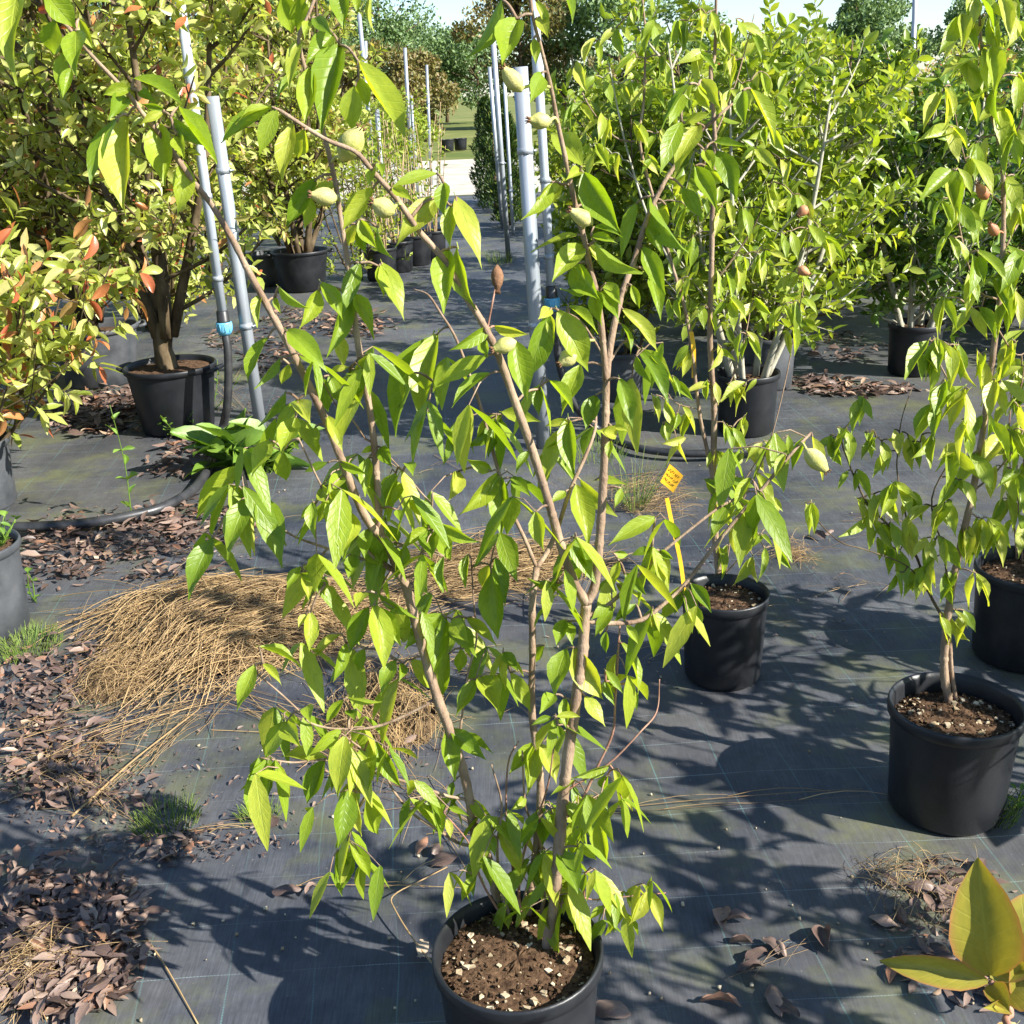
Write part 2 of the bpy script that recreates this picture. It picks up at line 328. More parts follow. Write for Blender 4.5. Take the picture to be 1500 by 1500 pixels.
# mass of leaves as one mesh
TPL = {}
def tpl(name, T, W, fold, arch):
    v = [(.5 * u * w, t, fold * .5 * w * abs(u) + arch * 4 * t * (1 - t)) for t, w in zip(T, W) for u in (-1, 0, 1)]
    uv = [((u + 1) / 2, t) for t in T for u in (-1, 0, 1)]
    f = [(i * 3 + j, i * 3 + j + 1, i * 3 + j + 4, i * 3 + j + 3) for i in range(len(T) - 1) for j in (0, 1)]
    TPL[name] = (np.array(v), np.array(f), np.array(uv))
tpl('mid', [0, .28, .62, 1], [.12, .85, .85, .05], .35, .08)
tpl('sweet', [0, .22, .48, .78, 1], [.12, .84, 1, .5, .03], .3, .10)
tpl('far', [0, .5, 1], [.2, 1, .1], .3, .06)
tpl('curl', [0, .3, .65, 1], [.15, .9, .8, .08], .45, .14)
def leaf_cloud(name, P, D, X, L, W, mat, t='mid', parent=None, kind="stuff"):
    P = np.asarray(P); n = len(P)
    if n == 0: return None
    tv, tf, tuv = TPL[t]; y = nrm(D); x = nrm(X - y * np.sum(X * y, 1, keepdims=True)); z = np.cross(x, y)
    L = np.broadcast_to(L, n)[:, None, None]; W = np.broadcast_to(W, n)[:, None, None]
    V = P[:, None, :] + tv[None, :, 0:1] * W * x[:, None, :] + tv[None, :, 1:2] * L * y[:, None, :] + tv[None, :, 2:3] * W * z[:, None, :]
    Fc = (tf[None] + (np.arange(n) * len(tv))[:, None, None]).reshape(-1, 4)
    me = quad_mesh(name, V.reshape(-1, 3), Fc)
    l = me.uv_layers.new(name="UVMap"); l.data.foreach_set("uv", np.tile(tuv[tf.ravel()], (n, 1)).astype(np.float32).ravel())
    return link(name, me, mat, parent, kind)
def quad_mesh(name, V, Fc):
    me = bpy.data.meshes.new(name); me.vertices.add(len(V)); me.vertices.foreach_set("co", np.asarray(V, np.float32).ravel())
    me.loops.add(Fc.size); me.loops.foreach_set("vertex_index", Fc.astype(np.int32).ravel())
    me.polygons.add(len(Fc)); me.polygons.foreach_set("loop_start", np.arange(len(Fc), dtype=np.int32) * 4)
    me.polygons.foreach_set("use_smooth", np.ones(len(Fc), bool)); me.update(calc_edges=True); me.validate()
    return me
def strands(name, A, B, sag, r, mat, parent=None, kind="stuff", seg=4):
    """many thin 3-sided stalks from A to B, lifted in the middle by sag"""
    A = np.asarray(A); B = np.asarray(B); n = len(A); t = np.linspace(0, 1, seg + 1)
    C = A[:, None] * (1 - t)[None, :, None] + B[:, None] * t[None, :, None]
    C[:, :, 2] += np.broadcast_to(sag, n)[:, None] * (4 * t * (1 - t))[None]
    d = nrm(B - A); up = np.tile([0.05, 0.03, 1.0], (n, 1)); a = nrm(np.cross(d, up)); b = np.cross(a, d)
    r = np.broadcast_to(r, n)
    rr = r[:, None, None] * (1 - .45 * t)[None, :, None]
    V = np.stack([C + rr * (math.cos(q) * a + math.sin(q) * b)[:, None] for q in (0.5, 2.6, 4.7)], 2)
    k = seg + 1; i0 = (np.arange(n) * k * 3)[:, None, None, None]
    Fc = np.array([[[i * 3 + j, i * 3 + (j + 1) % 3, (i + 1) * 3 + (j + 1) % 3, (i + 1) * 3 + j] for j in range(3)] for i in range(seg)])[None] + i0
    return link(name, quad_mesh(name, V.reshape(-1, 3), Fc.reshape(-1, 4)), mat, parent, kind)

# ------------------------------------------------------------------ the setting
def sheet(name, x0, x1, y0, y1, z, mat, nx=1, ny=1, bumpy=0.0):
    xs, ys = np.linspace(x0, x1, nx + 1), np.linspace(y0, y1, ny + 1)
    gx, gy = np.meshgrid(xs, ys); gz = np.full_like(gx, z)
    if bumpy:
        gz = gz + bumpy * (np.sin(gx * 2.1 + gy * 1.3) * np.sin(gy * 2.7 - gx * .8) * .5 + .5) * (.6 + .4 * np.sin(gx * 7 + gy * 5))
    V = np.stack([gx, gy, gz], -1).reshape(-1, 3); k = nx + 1
    Fc = np.array([(j * k + i, j * k + i + 1, (j + 1) * k + i + 1, (j + 1) * k + i) for j in range(ny) for i in range(nx)])
    return link(name, quad_mesh(name, V, Fc), mat, None, "structure")
sheet("ground", -600, 600, -300, 1200, -0.02, M['earth'])
sheet("ground_cloth", -26, 26, -6, 19.6, 0.0, M['cloth'], 200, 120, 0.004)
sheet("gravel_road", -60, 60, 19.9, 31.5, -0.012, M['gravel'])

# ------------------------------------------------------------------ pots
def make_pot(base, r_rim, h, taper=.84, mat='pot', soil_drop=.045, label='', group=None, soil=True, perlite=60, handles=0, lean=0, soilmat='soil', name="plant_pot"):
    b = np.array([base[0], base[1], 0.004]); t = empty(name, b, label, "pot", group)
    rb = r_rim * taper; lip = r_rim * .055
    rt = r_rim - lip
    prof = [(rb * .93, 0), (rb, .012), (rb + (rt - rb) * .5, h * .5), (rt, h - .03)]
    link("pot_wall", MB().lathe(b, prof, 48, False, .012).mesh("pot_wall"), M[mat], t)
    rim = [(rt, h - .032), (rt + lip * .9, h - .028), (r_rim, h - .016), (r_rim, h - .006), (r_rim - lip * .3, h), (r_rim - lip * .8, h - .002), (rt - .004, h - .012), (rt - .008, h - soil_drop - .02), (rt - .012, h - soil_drop - .05)]
    link("rim", MB().lathe(b, rim, 48, False, .012).mesh("rim"), M[mat], t)
    link("pot_base", MB().lathe(b, [(rb * .93, .002), (rb * .5, .006), (.001, .006)], 32).mesh("pot_base"), M[mat], t)
    for k in range(handles):
        q = math.pi * k + lean; p = b + np.array([math.cos(q) * (r_rim + .008), math.sin(q) * (r_rim + .008), h - .03])
        tg = np.array([-math.sin(q), math.cos(q), 0]); o = np.array([math.cos(q), math.sin(q), 0])
        pts = smooth_path([p - tg * .06 - o * .012, p - tg * .055 + o * .03 + [0, 0, .012], p + tg * .055 + o * .03 + [0, 0, .012], p + tg * .06 - o * .012], 5)
        link("handle", MB().tube(pts, .011, 6).mesh("handle"), M[mat], t)
    if soil:
        rs = rt - .006; n, k = 40, 9; mb = MB(); V = [(b[0], b[1], b[2] + h - soil_drop + .012)]; F = []
        for i in range(1, k + 1):
            for j in range(n):
                q = 2 * math.pi * j / n; r = rs * i / k
                V.append((b[0] + r * math.cos(q), b[1] + r * math.sin(q), b[2] + h - soil_drop + .012 * (1 - (i / k) ** 2) + (RNG.uniform(-.005, .005) if i < k else 0)))
        for j in range(n): F.append((0, 1 + j, 1 + (j + 1) % n))
        for i in range(k - 1):
            for j in range(n): F.append((1 + i * n + j, 1 + (i + 1) * n + j, 1 + (i + 1) * n + (j + 1) % n, 1 + i * n + (j + 1) % n))
        so = link("soil", mb.add(V, F).mesh("soil"), M[soilmat], t)
        if perlite:
            pebbles("perlite", b + np.array([0, 0, h - soil_drop + .006]), rs * .95, perlite, so)
            pebbles("soil_crumbs", b + np.array([0, 0, h - soil_drop + .005]), rs * .97, perlite * 7, so, (.0010, .0042), 'crumb', 1.8)
    return t
OCT_V = np.array([(1, 0, 0), (-1, 0, 0), (0, 1, 0), (0, -1, 0), (0, 0, 1), (0, 0, -1)], float)
def pebbles(name, c, r, n, part, size=(.0009, .0065), mat='perlite', power=2.6):
    """angular crumbs, one mesh"""
    cube = np.array([(x, y, z) for x in (-1, 1) for y in (-1, 1) for z in (-1, 1)], float)
    cf = np.array([(0, 1, 3, 2), (4, 6, 7, 5), (0, 4, 5, 1), (2, 3, 7, 6), (0, 2, 6, 4), (1, 5, 7, 3)])
    q = RNG.uniform(0, 6.28, n); rr = r * np.sqrt(RNG.uniform(.02, 1, n)); s = size[0] + (size[1] - size[0]) * RNG.uniform(0, 1, n) ** power
    P = np.stack([c[0] + rr * np.cos(q), c[1] + rr * np.sin(q), c[2] + s * .25 + .006 * (1 - (rr / r) ** 2)], 1)
    V = cube[None] * RNG.uniform(.35, 1.25, (n, 8, 3)) * s[:, None, None] * RNG.uniform(.55, 1.35, (n, 1, 3))
    a = RNG.uniform(0, 6.28, n); ca, sa = np.cos(a)[:, None], np.sin(a)[:, None]
    V = np.stack([V[..., 0] * ca - V[..., 1] * sa, V[..., 0] * sa + V[..., 1] * ca, V[..., 2] * .7], -1) + P[:, None]
    me = quad_mesh(name, V.reshape(-1, 3), (cf[None] + (np.arange(n) * 8)[:, None, None]).reshape(-1, 4)); me.polygons.foreach_set("use_smooth", np.zeros(len(me.polygons), bool))
    return link(name, me, M[mat], part, "stuff")

PG = "black nursery pots on the ground cloth"
main_c = G(758, 1390, .26)
make_pot(main_c, .143, .26, .85, 'pot', .036, "black pot of the tall fruiting shrub, filled with speckled soil", PG, perlite=110)
right_c = G(1401, 1032, .275)
make_pot(right_c, .147, .275, .86, 'pot', .05, "black pot holding a twin-stemmed lime-leaved shrub in speckled soil", PG, perlite=130)
mid_c = G(1062, 868, .265)
make_pot(mid_c, .124, .265, .87, 'pot', .035, "black pot with the yellow tag stake stuck in its soil", PG, perlite=50)
fr_c = G(1510, 830, .285)
make_pot(fr_c, .150, .285, .86, 'pot', .04, "black pot of many thin reddish stems behind the twin-stemmed shrub", PG, perlite=40)
GG = "large pots in the rows"
photA = G(263, 628)
make_pot(photA, .235, .35, .78, 'pot', .03, "large black handled pot of the thick-trunked photinia beside the hose", GG, perlite=0, handles=2, lean=2.9)
photB = G(150, 560)
make_pot(photB, .27, .36, .78, 'pot_grey', .06, "large grey pot behind the thick-trunked photinia, half hidden by red leaves", GG, perlite=0, handles=2, lean=.4)
photC = G(-28, 742)
make_pot(photC, .17, .30, .88, 'pot_grey', .05, "pale dusty pot under the red-leaved photinia branches", GG, perlite=0)
leftpot = G(-22, 925)
make_pot(leftpot, .165, .31, .86, 'pot_grey', .03, "grey pot of weeds with green moss round its foot", GG, perlite=30)
potE = G(445, 425); make_pot(potE, .26, .36, .74, 'pot', .05, "large black pot of the rounded photinia by the cloth aisle", GG, perlite=0, handles=2, lean=.2)
potE2 = G(392, 418); make_pot(potE2, .17, .30, .82, 'pot_grey', .05, "grey pot tucked beside the rounded photinia's pot", GG, perlite=0)
potA = G(1092, 632); make_pot(potA, .155, .30, .86, 'pot', .05, "black pot of the pale-stemmed bushy shrub beside the hose", GG, perlite=0)
potB = G(1125, 566); make_pot(potB, .15, .29, .86, 'pot_grey', .05, "grey pot with leaf shadows behind the pale-stemmed shrub's pot", GG, perlite=0)
potC = G(1336, 546); make_pot(potC, .155, .29, .88, 'pot', .04, "dark pot of the glossy dark-leaved shrub at the shaded edge", GG, perlite=0)
potD = G(912, 584); make_pot(potD, .12, .27, .86, 'pot_grey', .04, "small grey pot behind the central galvanised post", GG, perlite=0)
cane_spots = [(585, 398), (612, 388), (634, 380), (560, 410)]
cane_c = []
for i, (px, py) in enumerate(cane_spots):
    c = G(px, py); cane_c.append(c); make_pot(c, .16, .30, .84, 'pot', .05, "black pot of bare tan canes in the row along the aisle", "cane pots along the aisle", perlite=0)
for i, (px, py) in enumerate([(656, 222), (675, 220), (706, 218)]):
    c = G(px, py); make_pot(c, .22, .36, .84, 'pot', .05, "small empty-looking black pot far off beyond the pale gravel road", "far pots beyond the gravel", perlite=0)

# ------------------------------------------------------------------ sweetshrub built from traced stems and leaves
def build_traced(thing, soil_z, stems, leaves, meshes, Lmax=.145, bark='bark', spread=.10, linkmax=140, twig_r=.0016):
    """stems: (pixel path, parent index or None, end Y shift, r0, r1[, material]); leaves: (bx, by, tx, ty, w) in photo pixels"""
    S = []; samples = []
    for i, st in enumerate(stems):
        pts, par, dY, r0, r1 = st[:5]; pp = smooth_path(np.array(pts, float), 5)
        if par is None: Y0 = G(pts[0][0], pts[0][1], soil_z)[1]
        else:
            k = np.argmin(np.hypot(*(S[par]['pix'] - np.array(pts[0])).T)); Y0 = S[par]['pos'][k][1]; pp[0] = S[par]['pix'][k]
        s = np.linspace(0, 1, len(pp)); Ys = Y0 + dY * s ** 1.2 + .012 * np.sin(s * 9 + i) * s
        pos = np.array([PY(a, b, y) for (a, b), y in zip(pp, Ys)])
        if par is None: pos[0][2] -= .03
        S.append(dict(pix=pp, pos=pos, r=np.linspace(r0, r1, len(pp)) * .84, mb=MB(), mat=st[5] if len(st) > 5 else bark))
        S[-1]['mb'].tube(pos, S[-1]['r'], 8, True, .10)
        # leaf-scar nodes
        d = np.cumsum(np.r_[0, np.linalg.norm(np.diff(pos, axis=0), axis=1)])
        for q in np.cumsum(RNG.uniform(.03, .085, int(d[-1] / .06))):
            k = min(np.searchsorted(d, q), len(pos) - 2); u = nrm(pos[k + 1] - pos[k]); rr = S[-1]['r'][k]
            S[-1]['mb'].tube([pos[k] - u * rr * .8, pos[k], pos[k] + u * rr * .8], [rr * .95, rr * 1.13, rr * .95], 8, False)
        samples += [(x[0], x[1], p, i) for x, p in zip(pp[1:], pos[1:])]
    sp = np.array([(a, b) for a, b, _, _ in samples]); spos = [p for *_, p, _ in samples]; sown = [i for *_, i in samples]
    todo = list(leaves); nodes = []
    best = np.array([np.min(np.hypot(sp[:, 0] - l[0], sp[:, 1] - l[1])) for l in todo])
    arg = np.array([np.argmin(np.hypot(sp[:, 0] - l[0], sp[:, 1] - l[1])) for l in todo])
    done = np.zeros(len(todo), bool); npos = spos[:]; nown = sown[:]
    LB = np.array([(l[0], l[1]) for l in todo], float)
    for _ in range(len(todo)):
        b = np.where(done, 1e9, best); i = int(np.argmin(b)); done[i] = True
        l = todo[i]; pa = npos[arg[i]]; own = nown[arg[i]]; d = best[i]
        Y = pa[1] + RNG.uniform(-1, 1) * min(.13, d * .0011)
        base = PY(l[0], l[1], Y)
        if d > 4:
            midp = (pa + base) / 2 + np.array([0, 0, .12 * np.linalg.norm(base - pa)])
            r = min(.0035, twig_r + .000012 * d)
            S[own]['mb'].tube(smooth_path([pa, midp, base], 3), np.linspace(r * 1.2, r * .8, 7), 5)
        npos.append(base); nown.append(own); k = len(npos) - 1
        dd = np.hypot(LB[:, 0] - l[0], LB[:, 1] - l[1]) * 1.0
        up = (dd < best); best[up] = dd[up]; arg[up] = k
        # the blade
        dz = depth(base); sc = dz / FPX; lv = math.hypot(l[2] - l[0], l[3] - l[1]) * sc; wv = l[4] * sc * .95
        L = max(lv * 1.02, min(Lmax, 2.35 * wv, lv * 1.9)); off = math.sqrt(max(L * L - lv * lv, 0))
        sgn = -1 if RNG.random() < .7 else 1
        dt = dz + sgn * off
        rb = ray(l[2], l[3]); tip = CAMP + rb * dt
        L = np.linalg.norm(tip - base); y = (tip - base) / L
        W = max(wv * 1.05, .30 * L); W = min(W, .5 * L + .01)
        v = nrm(CAMP - base); x0 = nrm(np.cross(y, v)); v2 = np.cross(x0, y)
        ph = math.acos(min(1, wv / W)); best_x = None
        c = [math.cos(s * ph) * x0 + math.sin(s * ph) * v2 for s in (-1, 1)]
        up_ = [np.cross(x, y)[2] for x in c]; x = c[int(np.argmax(up_))] if RNG.random() < .8 else c[int(np.argmin(up_))]
        put_leaf(meshes, leaf_matrix(base, y, x, L, W), thing)
    for s in S: link("stem", s['mb'].mesh("stem"), M[s['mat']], thing)
    return S, npos

MAIN_STEMS = [
 ([(800,1395),(812,1320),(822,1200),(828,1140),(840,1050),(853,960),(856,915),(859,884)], None, .03, .0118, .0095),
 ([(859,884),(840,850),(822,800),(805,740),(780,660),(755,590),(730,520),(705,470),(680,430),(650,380),(615,340),(580,290),(545,250),(520,222),(475,203),(410,162)], 0, -.10, .0085, .0028),
 ([(859,884),(872,855),(879,780),(884,700),(887,620),(889,545),(897,490),(906,450),(918,410),(928,385),(948,320),(969,275),(985,248),(1020,200),(1050,172),(1075,150)], 0, .16, .0088, .0025),
 ([(888,560),(883,500),(876,440),(865,395),(855,347),(841,293),(830,240),(817,181),(807,128),(793,72),(780,21),(774,-40)], 2, -.05, .0058, .0022),
 ([(772,1345),(786,1240),(792,1160),(786,1100),(779,1040),(780,950),(780,880),(786,832)], None, .10, .0085, .0065),
 ([(786,832),(768,788),(748,745),(730,690),(707,605),(690,555),(668,496),(645,458),(627,432),(606,424)], 4, .10, .0042, .0018),
 ([(786,832),(802,808),(818,770),(835,718),(856,672),(871,632),(873,600)], 4, .14, .0052, .003),
 ([(732,1335),(716,1262),(696,1222),(686,1160),(670,1100),(652,1052),(640,1020),(612,925),(596,862),(584,838),(570,800),(556,784)], None, -.06, .0105, .0085),
 ([(556,784),(540,765),(520,725),(495,660),(470,600),(440,540),(420,500),(390,445),(360,390),(340,350),(310,300),(283,266),(240,205),(210,168),(185,135),(135,82),(100,40)], 7, -.14, .0078, .0026),
 ([(557,786),(553,720),(548,650),(540,590),(527,520),(520,470),(517,440),(510,388),(499,320),(489,256),(465,160),(444,90),(438,55),(451,24),(468,-20)], 7, .08, .0068, .0024),
 ([(857,911),(900,913),(940,908),(972,885),(1003,856),(1044,803),(1087,750),(1130,700),(1165,658),(1188,634)], 0, .12, .0048, .0026),
 ([(858,905),(897,881),(940,838),(977,803),(1044,750),(1075,731)], 0, .10, .0042, .0022, 'bark'),
 ([(838,1205),(873,1128),(897,1075),(901,1030),(905,963),(908,915)], 0, .06, .003, .0018, 'red_twig'),
 ([(826,1160),(890,1120),(938,1072),(962,1042),(966,995)], 0, .07, .0022, .0012, 'red_twig'),
 ([(712,1240),(675,1236),(643,1217),(606,1193),(577,1159),(553,1116),(500,1075)], 7, -.05, .0036, .0018),
 ([(690,1172),(660,1167),(640,1161),(600,1147),(540,1130),(475,1113),(430,1117),(382,1110)], 7, -.08, .0036, .0016),
 ([(640,1025),(560,1062),(500,1068),(457,1060),(438,1041),(403,1009),(377,988)], 7, -.06, .003, .0014),
 ([(590,848),(565,826),(537,820),(515,814),(470,800),(419,779),(360,730)], 7, -.03, .0034, .0018, 'bark'),
 ([(588,845),(553,822),(523,787),(502,760),(470,710),(438,643)], 7, -.08, .003, .0014),
 ([(592,850),(606,842),(612,830),(618,808),(630,765),(634,722)], 7, -.02, .0036, .002),
 ([(540,650),(515,613),(494,595),(470,555)], 9, .05, .002, .0012),
 ([(634,740),(620,725),(595,696),(569,667)], 19, .02, .0018, .0012),
 ([(672,1095),(676,1055),(686,985),(698,937),(694,883),(690,817)], 7, .05, .0026, .0014, 'bark'),
 ([(815,1325),(850,1315),(875,1318),(930,1312),(975,1308)], 0, .02, .002, .0011, 'red_twig'),
 ([(745,1340),(752,1285),(742,1205),(744,1120),(760,1085)], None, .06, .003, .0014, 'red_twig'),
 ([(760,1350),(775,1290),(800,1210),(830,1180),(875,1165)], None, .05, .004, .0016),
 ([(790,1350),(800,1290),(790,1230),(770,1180),(765,1100)], None, .04, .0042, .0016),
 ([(750,1355),(735,1300),(728,1240),(735,1180),(720,1120)], None, -.03, .004, .0016),
 ([(765,1360),(760,1300),(770,1240),(800,1160),(812,1090)], None, .02, .0036, .0014, 'red_twig'),
 ([(740,1350),(705,1290),(690,1240),(650,1190)], None, -.05, .003, .0013, 'red_twig'),
 ([(885,545),(915,500),(940,512)], 2, .03, .002, .001),
 ([(884,520),(850,470),(820,455)], 3, -.04, .002, .001),
 ([(712,492),(722,440),(728,412)], 1, .02, .0016, .0012, 'red_twig'),
]
MAIN_LEAVES = [tuple(map(float, s.split(','))) for s in """
28,-20,24,125,44;65,-15,112,42,40;82,30,78,82,34;111,46,112,117,38;96,75,89,145,28;115,28,137,72,20;104,100,92,145,18;193,130,150,140,20;186,142,158,176,26;197,115,267,152,15;203,135,230,152,15;240,160,206,152,12;188,169,185,317,42;172,172,132,270,16;232,180,242,275,42;240,165,205,183,14;262,157,318,240,20;250,171,304,215,16;255,190,288,208,22;262,200,272,235,22;268,236,260,312,33;170,225,178,290,30;397,157,324,210,14
412,-8,428,50,36;440,-5,436,46,30;502,-20,505,48,30;518,-10,524,22,14;545,-10,548,48,10;488,50,446,98,30;497,66,471,200,48;455,100,447,186,30;438,58,424,135,24;458,26,488,52,20;455,30,446,58,16;440,105,405,150,10;525,90,594,200,22;520,126,517,194,34;526,115,540,158,22;405,160,380,228,28;398,157,345,182,10;430,180,413,270,28;446,190,436,232,30;463,262,418,335,28;497,270,450,298,12;455,290,445,335,20;546,276,502,338,30;522,328,510,358,20;527,322,553,365,22;525,337,537,373,16;553,333,578,381,10;547,243,541,275,15;555,240,561,262,14;640,254,575,274,14;575,275,607,296,18;641,288,577,365,40;650,268,652,320,27;660,302,660,365,27;668,288,706,395,36;668,298,680,331,18;656,365,650,460,36;670,362,698,455,24;527,385,503,460,26;560,385,592,470,36;555,390,562,435,20
734,-2,682,85,10;757,28,736,98,42;790,25,803,56,20;785,0,806,45,14;825,-15,838,35,9;782,56,785,96,16;793,107,776,152,26;852,243,806,193,38;855,253,911,343,42;850,250,828,265,18;808,267,763,322,20;822,270,785,320,26;860,302,868,330,18;845,344,778,370,12;855,360,808,415,36;870,332,912,348,12;866,345,905,357,14;870,355,942,400,16;863,360,897,393,20;840,390,880,440,36;932,298,910,385,24;945,328,972,375,20;942,362,975,432,28;952,288,1010,370,14;975,300,970,340,24;998,178,967,255,28;1000,137,980,185,26;1010,123,970,190,12;1025,182,988,260,36;1003,180,1042,165,14;1027,117,1055,158,26;1023,125,1040,165,18;1045,208,1095,216,12;1050,222,1080,295,32;1018,243,1052,312,28;1032,242,1058,268,22;1000,275,1030,325,22;1032,220,1045,252,20;1088,133,1092,185,24;1100,130,1135,215,16
470,413,502,470,26;510,430,478,525,30;467,425,438,482,26;520,430,548,498,26;515,440,510,490,16;492,488,503,540,22;408,420,454,452,12;382,430,377,480,14;403,435,412,460,10;421,484,480,546,36;438,518,478,540,16;392,495,363,560,18;410,525,372,570,14;423,533,412,563,18;482,550,497,592,20;468,552,480,603,30;512,538,480,548,10;512,545,527,570,22;418,575,378,625,14;437,585,404,650,24;437,588,455,622,30;433,612,412,668,34;480,610,502,662,22;462,625,465,668,20;395,645,368,700,30;415,660,420,705,26;365,728,333,820,36;380,722,413,832,40;352,682,288,760,36;312,788,276,880,34;480,678,443,693,14;497,675,540,695,14;502,697,478,725,22;470,715,492,740,22;458,735,462,790,20;462,738,440,762,12;485,738,507,757,18;515,752,505,805,28;540,670,535,728,22;558,655,575,685,22;552,655,528,665,10;598,678,605,697,20;580,693,560,745,22;592,707,573,745,16;582,747,588,765,14
640,490,617,625,40;630,495,580,640,36;637,560,640,600,10;597,547,590,587,12;718,480,657,514,22;712,522,640,565,26;718,547,662,598,14;724,478,775,490,16;708,500,715,525,18;735,607,697,645,20;734,612,715,672,26;730,608,670,660,14;735,616,740,655,12;720,690,682,672,20;731,692,668,757,30;733,697,735,790,32;725,700,712,745,22;672,690,655,736,26;628,773,587,806,18;632,777,633,820,32;637,775,660,820,28;648,767,705,795,18;650,815,650,868,12;611,846,627,872,14;595,800,577,850,22;567,770,580,800,26;515,752,503,825,24;540,775,535,820,24;520,812,510,850,22;532,810,562,828,16;468,830,502,843,12;440,830,420,865,16;446,838,452,880,18;440,840,483,852,14;476,857,490,880,20;455,897,453,955,24;448,900,437,920,12;500,928,457,970,14;380,947,440,978,10;374,974,346,1045,28;385,972,413,1005,14
549,886,563,985,38;540,890,513,955,30;558,891,588,947,24;507,942,488,1000,20;532,868,522,893,22;555,870,614,907,14;535,950,525,982,20;580,966,558,1020,24;590,972,584,998,16;648,900,592,953,30;653,905,636,987,32;662,907,687,942,26;665,922,698,963,34;683,905,728,947,18;603,966,640,1012,30;657,958,643,1032,30;606,920,588,938,20;675,950,672,985,20;726,817,740,888,26;718,827,706,860,20;720,840,730,935,38;697,995,667,1051,26;705,990,731,1046,36;685,812,682,862,14;654,1070,667,1145,28;660,1068,712,1113,26;668,1080,722,1104,14;503,1025,478,1060,16;510,1022,560,1028,8;512,1040,520,1056,18;452,1033,455,1060,20;500,1068,450,1108,22;416,1057,388,1115,28;420,1057,442,1095,30;478,1110,412,1108,20;505,1078,495,1170,38;540,1086,535,1172,36;551,1086,588,1153,26;475,1112,450,1178,30;390,1113,372,1210,34;398,1127,383,1205,16;379,1110,350,1160,12;510,1157,495,1243,36;520,1160,530,1225,16;537,1165,553,1222,34;494,1246,500,1310,28;510,1230,542,1288,22;507,1245,514,1285,14;410,1125,415,1140,10
640,1175,617,1197,16;657,1183,688,1196,10;655,1200,660,1228,13;690,1170,710,1205,18;664,1145,660,1172,12;698,1282,676,1322,16;716,1222,725,1255,16;730,1212,763,1282,28;724,1340,683,1394,22;735,1362,684,1422,26;735,1362,760,1445,26;737,1335,745,1362,20;785,1088,745,1135,22;783,1090,772,1165,28;792,1090,815,1150,30;770,1168,747,1188,16;787,1190,765,1245,22;808,1192,832,1250,26;808,1184,848,1210,18;828,1172,864,1226,20;872,1170,870,1204,16;877,1164,892,1188,10;874,1190,890,1265,28;893,1121,836,1140,14;898,1127,926,1188,24;890,1135,884,1155,18;842,1143,805,1167,12;850,1212,838,1252,22;800,1200,795,1240,22;818,1245,848,1312,36;800,1245,812,1285,26;792,1252,804,1322,22;846,1240,874,1260,14;858,1278,853,1308,14;862,1277,877,1313,12;810,1300,836,1305,10;836,1308,832,1332,12;822,1330,822,1403,12;887,1320,902,1307,10;884,1327,862,1350,12;888,1328,902,1342,10;949,1305,920,1356,22;953,1306,971,1365,20;950,1302,955,1283,8;948,1304,940,1295,7;755,1275,735,1320,18
960,758,890,800,28;825,854,772,846,8;815,855,792,885,18;785,750,797,808,28;844,710,862,805,38;842,788,867,850,26;907,822,900,858,16;898,810,920,812,12;955,803,922,815,14;957,807,962,860,30;965,806,980,855,20;968,806,988,820,12;915,840,947,872,18;903,855,926,880,14;893,886,866,908,16;897,890,871,934,22;1001,857,966,910,24;1006,860,1014,928,22;1012,855,1042,898,20;1000,870,988,902,14;956,897,956,920,14;918,915,936,945,14;888,925,888,957,14;932,885,897,915,14;830,950,812,1023,34;841,949,884,1025,40;798,945,780,970,20;828,908,815,947,22;832,910,838,945,18;911,942,935,1017,14;903,958,903,1020,14;887,982,913,1017,12;924,1006,933,1042,12;887,998,900,1033,14;857,1020,887,1065,24;808,1051,778,1063,12;815,1050,850,1050,10;817,1062,820,1080,12;748,985,777,1043,24;812,1017,790,1046,22;828,1022,830,1068,18;737,955,760,985,20
803,460,765,560,36;806,462,812,505,16;755,500,772,588,38;818,455,862,545,44;833,448,876,490,16;872,425,882,478,26;878,427,907,472,26;888,415,910,447,22;870,420,820,422,8;850,535,822,610,34;872,580,858,632,28;913,453,963,515,20;910,475,924,518,8;937,512,980,592,24;932,522,953,560,12;945,512,988,562,14;908,555,927,628,26;953,400,968,470,24;925,418,937,452,14;832,612,843,700,30;820,630,797,712,30;735,603,792,618,22;835,618,798,625,12;790,570,790,610,18;804,557,840,605,12;903,638,875,630,20;897,625,920,632,10;895,645,892,675,12;775,660,755,695,14;750,700,778,728,20;828,720,805,740,16;850,703,905,757,18;872,703,918,710,10;910,715,900,745,12;808,452,788,468,18
1070,735,1040,790,18;1085,730,1100,775,16;1110,718,1145,770,20;1105,735,1140,745,12;1180,640,1160,690,16;1190,640,1205,705,14;1100,700,1075,745,16;1150,665,1135,700,14
""".replace('\n', ';').split(';') if s.strip()]
SWEET = leaf_set(M['leaf'], 'sweet', 12, seed=3)
main_shrub = empty("sweetshrub", (main_c[0], main_c[1], .22), "tall spreading sweetshrub with traced brown stems, big drooping leaves and green seed capsules, in front", "shrub")
main_shrub["label"] = "tall open shrub with thick tan stems, big drooping leaves and green seed capsules"
S_main, nodes_main = build_traced(main_shrub, .225, MAIN_STEMS, MAIN_LEAVES, SWEET)

